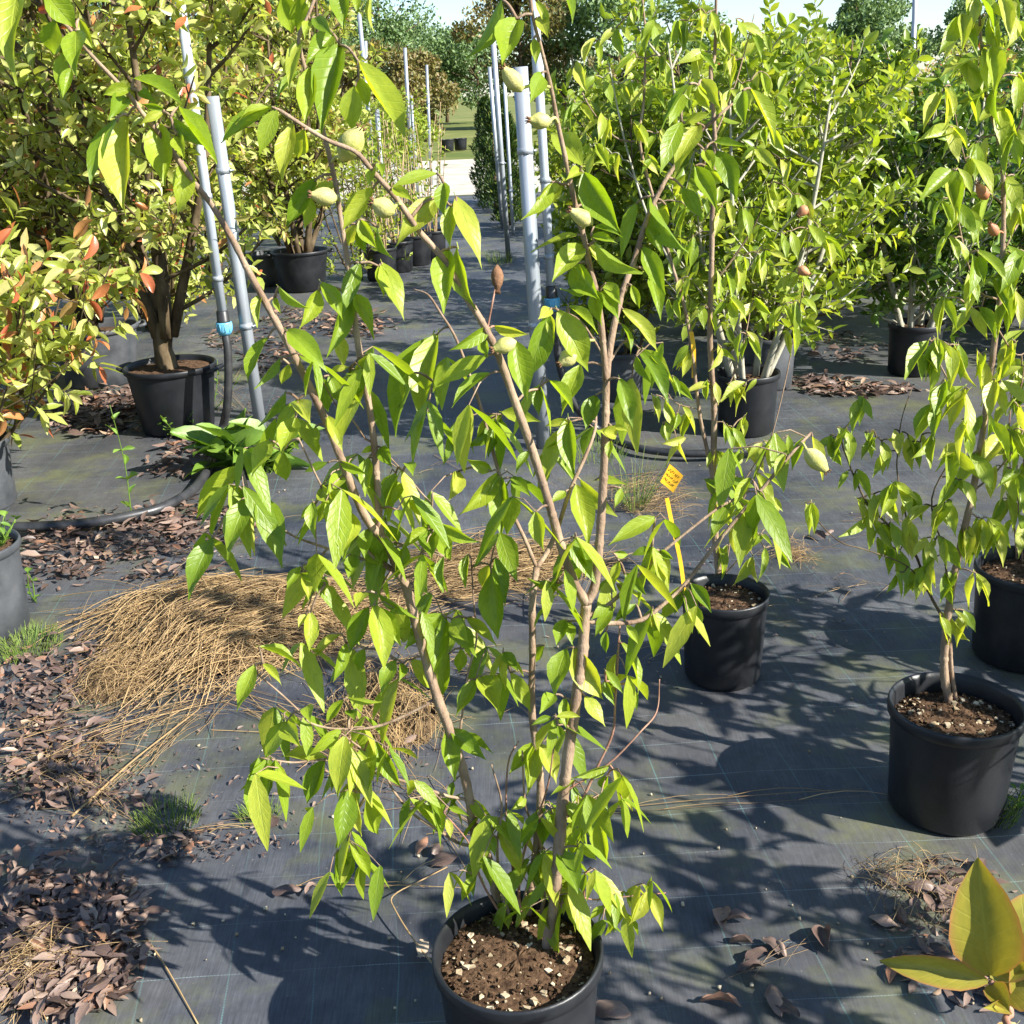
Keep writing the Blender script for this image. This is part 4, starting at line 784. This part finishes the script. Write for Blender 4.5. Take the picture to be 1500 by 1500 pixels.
# columnar conifers
for i, (px, py, h, r) in enumerate([(727, 310, 1.5, .22), (748, 330, 1.35, .2), (716, 296, 1.55, .24), (738, 300, 1.6, .24)]):
    c = G(px, py); rng = np.random.default_rng(90 + i); n = 3200
    t = empty("conifer", (c[0], c[1], 0), "narrow dark columnar conifer beside the irrigation posts", "tree", "columnar conifers by the posts")
    link("trunk", MB().tube([[c[0], c[1], -.02], [c[0], c[1], h * .9]], [.03, .01], 7).mesh("trunk"), M['dark_bark'], t)
    z = rng.uniform(.03, 1, n); rr = r * np.clip(1.25 * (1 - z) ** .55, 0, 1) * np.sqrt(rng.uniform(.25, 1, n)) * (1 + .25 * np.sin(z * 23 + i)); q = rng.uniform(0, 6.28, n)
    P = np.stack([c[0] + rr * np.cos(q), c[1] + rr * np.sin(q), z * h], 1); D = nrm(np.stack([np.cos(q) * .7, np.sin(q) * .7, np.full(n, .9)], 1) + rng.normal(0, .3, (n, 3)))
    leaf_cloud("crown", P, D, np.cross(D, rng.normal(0, 1, (n, 3))), rng.uniform(.04, .09, n), .022, M['conifer'], 'far', t)

# far trees
def tree(c, h, r, mat, seed, label, group, n=5200, leaf=.24, name="broadleaf_tree", ell=.75, crown_base=.22):
    rng = np.random.default_rng(seed); t = empty(name, (c[0], c[1], -.02), label, "tree", group)
    mb = MB(); mb.tube(smooth_path([[c[0], c[1], -.1], [c[0] + .1, c[1], h * .35], [c[0], c[1], h * .85]], 4), np.linspace(.025 * h, .006 * h, 9), 7)
    nb = 26; lobes = []
    for i in range(nb):
        z = h * rng.uniform(crown_base + .05, .95); q = rng.uniform(0, 6.28); f = math.sin(math.pi * min(1, max(.12, (z / h - crown_base) / (1.04 - crown_base))) ** .8); rr = r * rng.uniform(.3, .95) * f
        p = np.array([c[0] + rr * math.cos(q), c[1] + rr * math.sin(q), z]); lobes.append((p, r * rng.uniform(.2, .42)))
        mb.tube([[c[0], c[1], z * .72], p], [.009 * h, .002 * h], 4, False)
    link("trunk", mb.mesh("trunk"), M['dark_bark'], t)
    P = []
    for p, s in lobes:
        k = n // nb; g = nrm(rng.normal(0, 1, (k, 3))) * (rng.uniform(.15, 1, k) ** .45)[:, None] * s * np.array([1, 1, ell]); P.append(p + g)
    P = np.vstack(P); D = nrm(rng.normal(0, 1, P.shape) + [0, 0, .3])
    leaf_cloud("crown", P, D, np.cross(D, rng.normal(0, 1, P.shape)), rng.uniform(.6, 1.3, len(P)) * leaf, leaf * .6, M[mat], 'far', t)
TG = "trees along the far boundary"
tx = lambda px, Y: (px - 750) / FPX * Y * 1.07 - Y * .035
for i, (px, Y, h, r, mt, lab) in enumerate([
    (505, 62, 11.5, 4.2, 'far_tree', 0), (545, 66, 10.8, 4.0, 'far_tree', 0), (585, 64, 9.6, 3.8, 'far_tree', 0), (622, 70, 9.2, 3.6, 'far_tree', 0), (662, 72, 8.6, 3.4, 'far_tree', 0), (700, 76, 6.4, 3.2, 'far_tree', 0), (740, 80, 5.6, 3.4, 'far_tree', 0),
    (780, 74, 5.4, 3.0, 'far_tree', 0), (835, 60, 7.2, 3.2, 'far_brown', 1), (890, 62, 6.8, 3.2, 'far_tree', 0), (960, 58, 6.6, 3.2, 'far_tree', 0), (1030, 66, 6.0, 3.0, 'far_tree', 0),
    (1265, 62, 6.2, 2.4, 'far_tree', 2), (1300, 64, 6.6, 2.4, 'far_tree', 2), (1400, 70, 5.8, 2.5, 'far_tree', 0), (1480, 60, 6.2, 2.8, 'far_tree', 0), (440, 60, 10, 4, 'far_tree', 0), (360, 60, 10, 4, 'far_tree', 0), (280, 58, 9, 4, 'far_tree', 0), (190, 58, 9, 4, 'far_tree', 0), (100, 58, 9, 4, 'far_tree', 0), (0, 58, 9, 4, 'far_tree', 0), (1120, 80, 5, 3, 'far_tree', 0), (1190, 84, 4.6, 3, 'far_tree', 0)]):
    tree((tx(px, Y), Y), h, r, mt, 200 + i, [("tall hazy green tree beyond the photinia rows" if px < 480 else "tall hazy green tree beyond the gravel road" if px < 790 else "hazy green tree beyond the shrub mass across the aisle"), "brownish feathery tree in the far tree line", "dark rounded tree rising above the reddish shrub tops"][lab], TG)
for i, (px, Y, h, r) in enumerate([(600, 40, 3.8, 1.6), (640, 42, 3.6, 1.5), (675, 44, 3.4, 1.5), (710, 46, 3.3, 1.5), (570, 38, 3.8, 1.6), (545, 36, 3.8, 1.5)]):
    tree((tx(px, Y), Y), h, r, 'far_brown', 240 + i, "brownish willowy bush in front of the far tree line", "willowy bushes beyond the gravel", 3600, .16, "willow_bush", crown_base=.02)
for i, (px, Y, h, r) in enumerate([(590, 33.5, 1.7, 1.0), (625, 34.5, 1.6, .9), (690, 36, 1.3, .9), (650, 38, 1.5, 1.0)]):
    tree((tx(px, Y), Y), h, r, 'green_leaf', 260 + i, "low green bush at the edge of the gravel road", "low bushes beyond the gravel", 1500, .12, "low_bush", crown_base=.0)

# ------------------------------------------------------------------ posts, irrigation pipes, hoses
def post(bot, top, d, label, group, mat='galv', bands=(.35, .8), name="metal_post"):
    b = G(*bot); Y = b[1]; tp = PY(top[0], top[1], Y); t = empty(name, b, label, "post", group); u = nrm(tp - b)
    link("tube", MB().tube([b - u * .05, b + (tp - b) * .5, tp], d / 2, 18).mesh("tube"), M[mat], t)
    for f in bands:
        p = b + (tp - b) * f; cl = link("clamp", MB().tube([p - u * .014, p + u * .014], d / 2 + .004, 18).mesh("clamp"), M[mat], t)
        a = p + np.array([d / 2 + .004, -.004, 0]); link("clamp_bolt", MB().tube([a - [0, .012, 0], a + [.012, .012, 0]], .005, 6).mesh("clamp_bolt"), M[mat], cl)
    return b, tp
PGp = "metal posts carrying the irrigation pipes"
lb, lt = post((384, 640), (311, 141), .060, "thick galvanised post with open top beside the thin riser and dock leaves", PGp)
cb_, ct = post((796, 656), (762, 98), .066, "thick galvanised post in the aisle behind the tall shrub", PGp)
post((745, 381), (722, 53), .052, "slim galvanised post by the dark conifers", PGp, bands=(.45,))
post((752, 345), (739, 120), .04, "thin pale pipe standing by the conifers", PGp, 'pvc', bands=(.3,))
post((736, 335), (717, 98), .045, "distant thin galvanised post behind the conifers", PGp, bands=())
for i, (b0, t0) in enumerate([((556, 330), (526, 20)), ((566, 350), (552, 160)), ((606, 300), (593, 70)), ((632, 270), (625, 95)), ((545, 320), (535, 60)), ((612, 280), (602, 140))]):
    post(b0, t0, .055, "distant pale post among the cane clumps", "distant posts among the canes", bands=())
post((1333, 240), (1341, -30), .09, "very distant thin pole against the sky", None, bands=(), name="utility_pole")

def riser(top, fit, hose_px, Y, d, label):
    """thin pipe down to a compression fitting, hose on to the ground; hose_px entries (x, y, 'a' hangs at Y | 'g' lies on ground)"""
    a, f = PY(top[0], top[1], Y), PY(fit[0], fit[1], Y); u = nrm(f - a)
    t = empty("irrigation_riser", G(hose_px[-1][0], hose_px[-1][1]), label, "irrigation pipe", "irrigation risers with blue fittings")
    link("pipe", MB().tube([a, (a + f) / 2, f], d / 2, 16).mesh("pipe"), M['pvc'], t)
    p = a + (f - a) * .28; link("joint_sleeve", MB().tube([p - u * .06, p - u * .055, p + u * .055, p + u * .06], [d / 2 + .001, d / 2 + .005, d / 2 + .005, d / 2 + .001], 16).mesh("joint_sleeve"), M['pvc'], t)
    R = d / 2 + .012
    link("collar", MB().tube([f - u * .045, f - u * .04, f + u * .005, f + u * .012], [d / 2 + .002, R - .006, R - .004, R], 16).mesh("collar"), M['black'], t)
    nb = MB(); nb.tube([f + u * .012, f + u * .02, f + u * .055, f + u * .075], [R + .002, R + .004, R + .003, R - .006], 16)
    w1 = nrm(np.cross(u, [0, 1, 0])); w2 = np.cross(u, w1)
    for q in range(10):
        e = math.cos(q * .628) * w1 + math.sin(q * .628) * w2; nb.tube([f + u * .018 + e * (R + .003), f + u * .058 + e * (R + .002)], .003, 4)
    link("compression_nut", nb.mesh("compression_nut"), M['blue'], t)
    pts = [f + u * .05]
    for (x, y, k) in hose_px: pts.append(PY(x, y, Y - .02) if k == 'a' else G(x, y, d / 2 + .02))
    link("hose", MB().tube(smooth_path(pts, 6), d / 2 - .002, 12).mesh("hose"), M['black'], t)
    for b in (.62, .87):
        p = a + (f - a) * b; link("clip", MB().tube([p - u * .012, p + u * .012], d / 2 + .004, 14).mesh("clip"), M['galv'], t)
riser((258, -40), (327, 468), [(334, 520, 'a'), (333, 590, 'a'), (322, 640, 'a'), (296, 702, 'g'), (250, 738, 'g'), (190, 756, 'g'), (110, 768, 'g'), (20, 772, 'g'), (-60, 770, 'g')], lb[1] - .05, .046, "pale riser pipe with blue fitting feeding a black hose over the dead leaves")
riser((780, -40), (808, 432), [(814, 480, 'a'), (820, 535, 'a'), (840, 590, 'a'), (880, 632, 'g'), (930, 655, 'g'), (1000, 664, 'g'), (1075, 662, 'g'), (1180, 652, 'g')], cb_[1] + .06, .040, "pale riser pipe with blue fitting behind the thick aisle post")

# ------------------------------------------------------------------ litter, straw, weeds
def ell(px, py, rx, ry, n, rng):
    """points on the ground inside an ellipse given in photo pixels, plus a little fall-off"""
    q = rng.uniform(0, 6.283, n); r = np.sqrt(rng.uniform(0, 1, n)) * rng.uniform(.7, 1.15, n)
    return np.array([G(px + rx * a * math.cos(b), py + ry * a * math.sin(b)) for a, b in zip(r, q)])
def litter(name, patches, label, seed, lf=.075, wf=.42, lift=.03, mat='dead_leaf'):
    rng = np.random.default_rng(seed); P = np.vstack([ell(*p, rng) for p in patches]); n = len(P)
    P[:, 2] = .006 + rng.uniform(0, lift, n); q = rng.uniform(0, 6.283, n)
    D = nrm(np.stack([np.cos(q), np.sin(q), rng.normal(0, .22, n)], 1)); X = np.cross(D, nrm(np.array([0, 0, 1.0]) + rng.normal(0, .33, (n, 3))) * rng.choice([-1, 1], n, p=[.4, .6])[:, None])
    L = lf * rng.uniform(.3, 1.2, n); o = leaf_cloud(name, P, D, X, L, L * wf * rng.uniform(.7, 1.2, n), M[mat], 'curl')
    return tag(o, label, "dead leaves", None, "stuff")
litter("leaf_litter", [(90, 1400, 120, 95, 1500), (120, 1330, 90, 50, 420), (40, 1290, 60, 30, 60)], "heap of purplish brown dead leaves mixed with straw near the bottom pot shadow", 301, .046, lift=.04)
litter("leaf_litter", [(60, 1010, 75, 60, 300), (80, 1120, 80, 70, 280), (110, 960, 60, 25, 50), (180, 1175, 60, 30, 40), (240, 1240, 70, 20, 40)], "scattered brown dead leaves between the straw heap and the moss tufts", 302, .046, lift=.018)
litter("leaf_litter", [(180, 790, 150, 38, 420), (290, 765, 110, 30, 260), (90, 830, 70, 30, 120), (250, 840, 70, 15, 50)], "drift of reddish brown dead leaves lying along the black hose", 303, .062, lift=.03)
litter("leaf_litter", [(140, 610, 75, 30, 520), (180, 590, 60, 20, 240), (300, 660, 70, 18, 120), (250, 690, 60, 15, 40)], "carpet of small brown dead leaves between the big photinia pots", 304, .08, lift=.03)
litter("leaf_litter", [(520, 478, 55, 22, 260), (440, 470, 60, 25, 160), (330, 500, 30, 20, 60), (390, 520, 40, 30, 120)], "dead leaves swept against the cloth edge below the rounded photinia", 305, .08, lift=.025)
litter("leaf_litter", [(1260, 572, 90, 10, 200), (1200, 560, 60, 8, 80), (1240, 510, 60, 25, 80)], "thin line of brown leaves along the shaded edge by the dark pot", 306, .085, lift=.012)
litter("leaf_litter", [(1400, 1330, 60, 60, 46), (1340, 1420, 50, 40, 26), (1440, 1450, 60, 40, 40)], "dead leaves and stalks around the big yellow-green leaves", 307, .06, lift=.012)

litter("leaf_crumbs", [(90, 1120, 130, 130, 900), (200, 1000, 150, 60, 300), (180, 800, 190, 60, 500), (350, 1150, 160, 110, 160), (560, 1100, 120, 120, 160), (250, 1240, 170, 30, 260), (1380, 1350, 110, 90, 260), (1000, 900, 300, 120, 200), (420, 620, 150, 40, 200)], "fine brown leaf crumbs strewn over the dusty cloth", 308, .018, lift=.004)
DEADM = [leaf_mesh("dead_blade", 'oval', M['dead_leaf'], arch=.16, fold=-.7 + .35 * i, wave=.06, pet=.06, seed=120 + i, tiptwist=.6 - .3 * i) for i in range(5)]
rng = np.random.default_rng(310)
for (x, y) in [(742, 0)][:0] + [(420, 1305), (455, 1302), (1130, 1385), (1085, 1380), (1108, 1400), (1072, 1350), (1055, 1470), (1135, 1465), (1150, 1478), (895, 1480), (1060, 1345), (1100, 1420), (1145, 1390), (80, 1065), (150, 1090), (230, 1235), (600, 1085), (640, 1040), (395, 1203), (1215, 780), (1200, 785), (305, 860), (115, 840), (1320, 1340), (1300, 1290), (1295, 1350), (1350, 1300), (1210, 1375), (640, 1245), (618, 1238), (650, 1260), (710, 1000), (1380, 1400), (618, 1390)]:
    p = G(x, y, .012); q = rng.uniform(0, 6.28); d = np.array([math.cos(q), math.sin(q), rng.normal(0, .15)]); L = rng.uniform(.04, .075)
    o = bpy.data.objects.new("dead_leaf", DEADM[int(rng.integers(5))]); COL.objects.link(o)
    o.matrix_world = leaf_matrix(p - d * L * .5, d, np.cross(d, nrm(np.array([0, 0, 1.0]) + rng.normal(0, .3, 3))), L, L * .5)
    tag(o, "single curled dead brown leaf lying loose on the ground cloth", "dead leaf", "loose dead leaves on the cloth")

# straw heap
rng = np.random.default_rng(320)
def mound(px0, px1, pya, pyb, h, label, n, seed, ang=(.25, .35), r=.0016, ln=(.15, .45)):
    rng = np.random.default_rng(seed); a, b, c_, d_ = G(px0, pya), G(px1, pya), G(px0, pyb), G(px1, pyb)
    cx, cy = (a[0] + b[0] + c_[0] + d_[0]) / 4, (a[1] + c_[1]) / 2; hx, hy = abs(b[0] - a[0]) / 2, abs(a[1] - c_[1]) / 2
    t = empty("straw_heap", (cx, cy, 0), label, "straw"); k = 22
    V = []; F = []
    ag = lambda x, y: (1 + .20 * math.sin(3 * math.atan2((y - cy) / hy, (x - cx) / hx) + seed) + .12 * math.sin(7 * math.atan2((y - cy) / hy, (x - cx) / hx) + 2 * seed)) ** 2
    hz = lambda x, y: max(0, 1 - (((x - cx) / hx) ** 2 + ((y - cy) / hy) ** 2) / ag(x, y)) ** .7 * h * (.66 + .22 * math.sin(x * 13 + 2 * y) * math.cos(y * 17) + .16 * math.sin(x * 31 + y * 23))
    for i in range(k + 1):
        for j in range(k + 1):
            u, v = -1 + 2 * i / k, -1 + 2 * j / k; x, y = cx + hx * u * math.sqrt(1 - v * v / 2), cy + hy * v * math.sqrt(1 - u * u / 2)
            V.append((x, y, -.012 + hz(x, y) * .9 + rng.uniform(0, .006)))
    for i in range(k):
        for j in range(k): F.append((i * (k + 1) + j, (i + 1) * (k + 1) + j, (i + 1) * (k + 1) + j + 1, i * (k + 1) + j + 1))
    if h > .018: link("thatch", MB().add(V, F).mesh("thatch"), M['thatch'], t)
    A = []; B = []; sg = []
    for i in range(n):
        q = rng.uniform(0, 6.28); rr = math.sqrt(rng.uniform(0, 1)) * rng.uniform(.75, 1.2) * math.sqrt(ag(cx + hx * math.cos(q), cy + hy * math.sin(q))); x, y = cx + hx * rr * math.cos(q), cy + hy * rr * math.sin(q)
        al = rng.normal(*ang) + .45 * math.sin(x * 7 + y * 5) + (rng.normal(0, .9) if rng.random() < .18 else 0); L = rng.uniform(*ln); d = np.array([math.cos(al), math.sin(al)]) * L / 2
        p0, p1 = (x - d[0], y - d[1]), (x + d[0], y + d[1]); z = hz(x, y); z0, z1 = hz(*p0), hz(*p1); lf = rng.uniform(-.015, .035)
        A.append((*p0, .006 + z0 + lf * rng.uniform(0, 1))); B.append((*p1, .006 + z1 + lf * rng.uniform(0, 1))); sg.append(max(0, z - (z0 + z1) / 2) + lf * .6)
    strands("stalks", A, B, np.array(sg), rng.uniform(.45, 1.25, n) * r, M['straw'], t, "stuff", 6)
mound(175, 545, 868, 1000, .11, "golden heap of dry straw lying on the cloth behind the tall shrub", 2300, 321, (.5, .5))
mound(600, 850, 800, 885, .035, "flattened sheaf of dry straw behind the tall shrub's middle stems", 520, 322, (.2, .4))
mound(480, 640, 985, 1130, .05, "brown root clod trailing straw behind the lower branches", 420, 323, (-1.0, .5), .0013, (.08, .25))
mound(130, 230, 960, 1040, .07, "dark matted clump at the end of the golden straw heap", 320, 324, (.6, .9), .0012, (.04, .12))
mound(900, 1010, 700, 765, .015, "small tangle of dry grass below the yellow tag", 260, 325, (.3, .8), .001, (.06, .25))
mound(1135, 1190, 795, 835, .02, "tiny bird-nest tangle of dry stalks on the cloth", 110, 326, (.3, 1.2), .0009, (.04, .14))
mound(1270, 1440, 1255, 1370, .008, "dry grass debris beside the big yellow-green leaves", 150, 327, (.5, 1.1), .0008, (.03, .13))
mound(0, 110, 1370, 1480, .045, "pale straw lying over the heap of purplish dead leaves", 170, 328, (.5, .9), .0010, (.08, .3))
# loose stalks
rng = np.random.default_rng(330); A = []; B = []
for (x0, y0, x1, y1, n, j) in [(110, 1190, 300, 1050, 14, 10), (0, 1140, 300, 1020, 60, 30), (0, 1080, 160, 1040, 12, 14), (880, 1180, 1330, 1150, 4, 4), (880, 1192, 1270, 1163, 3, 3), (880, 980, 1010, 930, 9, 12), (1000, 930, 1140, 900, 5, 10), (330, 1010, 520, 1090, 30, 30), (210, 1230, 400, 1200, 6, 8), (400, 1292, 660, 1300, 4, 5), (590, 1290, 700, 1240, 4, 6), (1190, 860, 1290, 855, 9, 10), (1160, 820, 1260, 790, 6, 14), (140, 860, 360, 800, 9, 12), (260, 800, 380, 760, 7, 12), (620, 690, 700, 680, 5, 10), (910, 735, 960, 765, 10, 12), (1180, 1370, 1080, 1450, 5, 12), (1360, 1290, 1420, 1250, 7, 20), (1220, 760, 1330, 760, 8, 10), (300, 450, 330, 440, 6, 20), (330, 560, 360, 600, 14, 22), (780, 700, 930, 750, 7, 16), (640, 960, 760, 1010, 26, 30), (60, 1100, 160, 1180, 40, 30), (560, 1140, 700, 1230, 30, 30), (760, 800, 900, 860, 24, 30)]:
    for i in range(n):
        f = lambda s: rng.normal(0, s)
        u0, u1 = sorted(rng.uniform(-.1, 1.1, 2)); u1 = max(u1, u0 + .35); A.append(G(x0 + (x1 - x0) * u0 + f(j), y0 + (y1 - y0) * u0 + f(j * .8), .006)); B.append(G(x0 + (x1 - x0) * u1 + f(j), y0 + (y1 - y0) * u1 + f(j * .8), .008))
tag(strands("loose_straw", np.array(A), np.array(B), rng.uniform(0, .02, len(A)), rng.uniform(.0006, .0014, len(A)), M['straw']), "loose straw stalks strewn over the ground cloth", "straw", None, "stuff")
# bent dry twig by the main pot
def twig(pts, r, label):
    p = smooth_path([G(x, y, z) for x, y, z in pts], 5); o = link("fallen_twig", MB().tube(p, np.linspace(r, r * .6, len(p)), 6, True, .1).mesh("fallen_twig"), M['straw'])
    tag(o, label, "twig", "fallen dry twigs")
twig([(650, 1430, .006), (612, 1385, .02), (580, 1335, .03), (576, 1312, .03), (620, 1288, .02), (655, 1270, .008)], .0022, "bent dry twig leaning beside the tall shrub's pot")
twig([(105, 1196, .006), (150, 1155, .02), (200, 1110, .02), (290, 1040, .02)], .0035, "thick pale dry stalk lying from the straw heap toward the moss tufts")
twig([(215, 1375, .004), (245, 1420, .006), (290, 1500, .004)], .0022, "thin dark stalk lying beside the purplish leaf heap")

# grass and weed tufts
def tuft(px, py, n, h, r, label, name="grass_tuft", mat='grass', seed=0):
    rng = np.random.default_rng(seed); c = G(px, py); q = rng.uniform(0, 6.28, n); rr = r * np.sqrt(rng.uniform(0, 1, n))
    A = np.stack([c[0] + rr * np.cos(q), c[1] + rr * np.sin(q), np.full(n, .002)], 1); l = h * rng.uniform(.4, 1.1, n)
    B = A + np.stack([np.cos(q) * l * rng.uniform(.1, .8, n), np.sin(q) * l * rng.uniform(.1, .8, n), l], 1)
    o = strands(name, A, B, l * .08, rng.uniform(.0008, .0016, n), M[mat]); return tag(o, label, "grass", None, "stuff")
tuft(245, 1205, 230, .034, .075, "green grass tuft among dead leaves in front of the straw", seed=401)
tuft(380, 1195, 120, .03, .05, "small mossy grass tuft under the low hanging leaves", seed=402)
tuft(35, 950, 420, .04, .12, "bright green moss and grass round the foot of the grey weed pot", seed=403)
tuft(1450, 1195, 160, .05, .06, "green weeds sprouting at the foot of the twin-stemmed shrub's pot", seed=404)
tuft(735, 385, 160, .12, .14, "grass growing at the foot of the slim post", seed=405)
tuft(930, 745, 60, .22, .05, "tall thin grass blades beside the yellow tag", seed=406)
tuft(870, 668, 160, .06, .16, "low green weeds along the hose behind the tall shrub", seed=407)
def weed(name, px, py, label, stems, leaf, n, spread, h, wf=.5, mat='weed', seed=0, z=0.0, prof='broad', cat="weed", group=None):
    rng = np.random.default_rng(seed); c = G(px, py, z); t = empty(name, c, label, cat, group); ms = leaf_set(M[mat], prof, 4, seed=seed, pet=.15); mb = MB()
    for s in range(stems):
        q = rng.uniform(0, 6.28); b = c + np.array([math.cos(q) * .01, math.sin(q) * .01, -.005]); e = c + np.array([math.cos(q) * spread * rng.uniform(.1, .6), math.sin(q) * spread * rng.uniform(.1, .6), h * rng.uniform(.6, 1)])
        sp = smooth_path([b, (b + e) / 2 + rng.normal(0, .01, 3), e], 4); mb.tube(sp, np.linspace(.003, .0012, len(sp)), 5)
        for k in range(n):
            p = sp[min(len(sp) - 1, int((k + .6) / n * (len(sp) - 1)) + (0 if h > .1 else 1))]; a = k * 2.4 + s; d = nrm(np.array([math.cos(a), math.sin(a), rng.uniform(.0, .8)])); L = leaf * rng.uniform(.6, 1.2)
            put_leaf(ms, leaf_matrix(p, d, np.cross(d, nrm(np.array([0, 0, 1.0]) + rng.normal(0, .3, 3))), L, L * wf), t)
    link("stem", mb.mesh("stem"), M[mat], t); return t
weed("dock_weed", 345, 690, "clump of broad crinkled dock leaves at the foot of the thick post", 12, .21, 3, .34, .20, .5, seed=411)
weed("dock_weed", 400, 690, "smaller clump of dock leaves beside the thick post's foot", 9, .19, 3, .34, .16, .5, seed=412)
weed("chickweed_clump", 262, 640, "round bright green weed clump against the big handled pot", 16, .035, 5, .26, .14, .7, seed=413)
weed("sow_thistle", 196, 762, "tall thin sow thistle growing through the dead leaves beside the hose", 1, .08, 12, .05, .62, .32, seed=414)
weed("seedling", 55, 880, "spindly green seedling between the grey weed pot and the straw", 2, .035, 4, .06, .17, .55, seed=415)
weed("seedling", 1483, 1185, "small bright seedling beside the twin-stemmed shrub's pot", 2, .03, 4, .04, .06, .5, seed=416)
weed("seedling", 470, 880, "fine green seedling in the straw", 2, .03, 4, .05, .12, .4, seed=417)
weed("pot_weeds", -5, 800, "green weeds growing in the grey pot", 14, .03, 4, .22, .10, .6, seed=418, z=.29)
weed("wispy_weed", 310, 600, "wispy weed growing up beside the big handled pot", 6, .03, 7, .4, .30, .3, seed=419)
# scattered grit
rng = np.random.default_rng(500)
pts = np.array([G(rng.uniform(0, 1500), rng.uniform(640, 1500)) for _ in range(170)]); n = len(pts); s = rng.uniform(.001, .0038, n)
cube = np.array([(x, y, z) for x in (-1, 1) for y in (-1, 1) for z in (-1, 1)], float); cf = np.array([(0, 1, 3, 2), (4, 6, 7, 5), (0, 4, 5, 1), (2, 3, 7, 6), (0, 2, 6, 4), (1, 5, 7, 3)])
pts[:, 2] = .005; V = pts[:, None] + cube[None] * rng.uniform(.4, 1.2, (n, 8, 3)) * s[:, None, None]
tag(link("grit", quad_mesh("grit", V.reshape(-1, 3), (cf[None] + (np.arange(n) * 8)[:, None, None]).reshape(-1, 4)), M['perlite']), "pale grit crumbs strewn over the ground cloth", "gravel", None, "stuff")
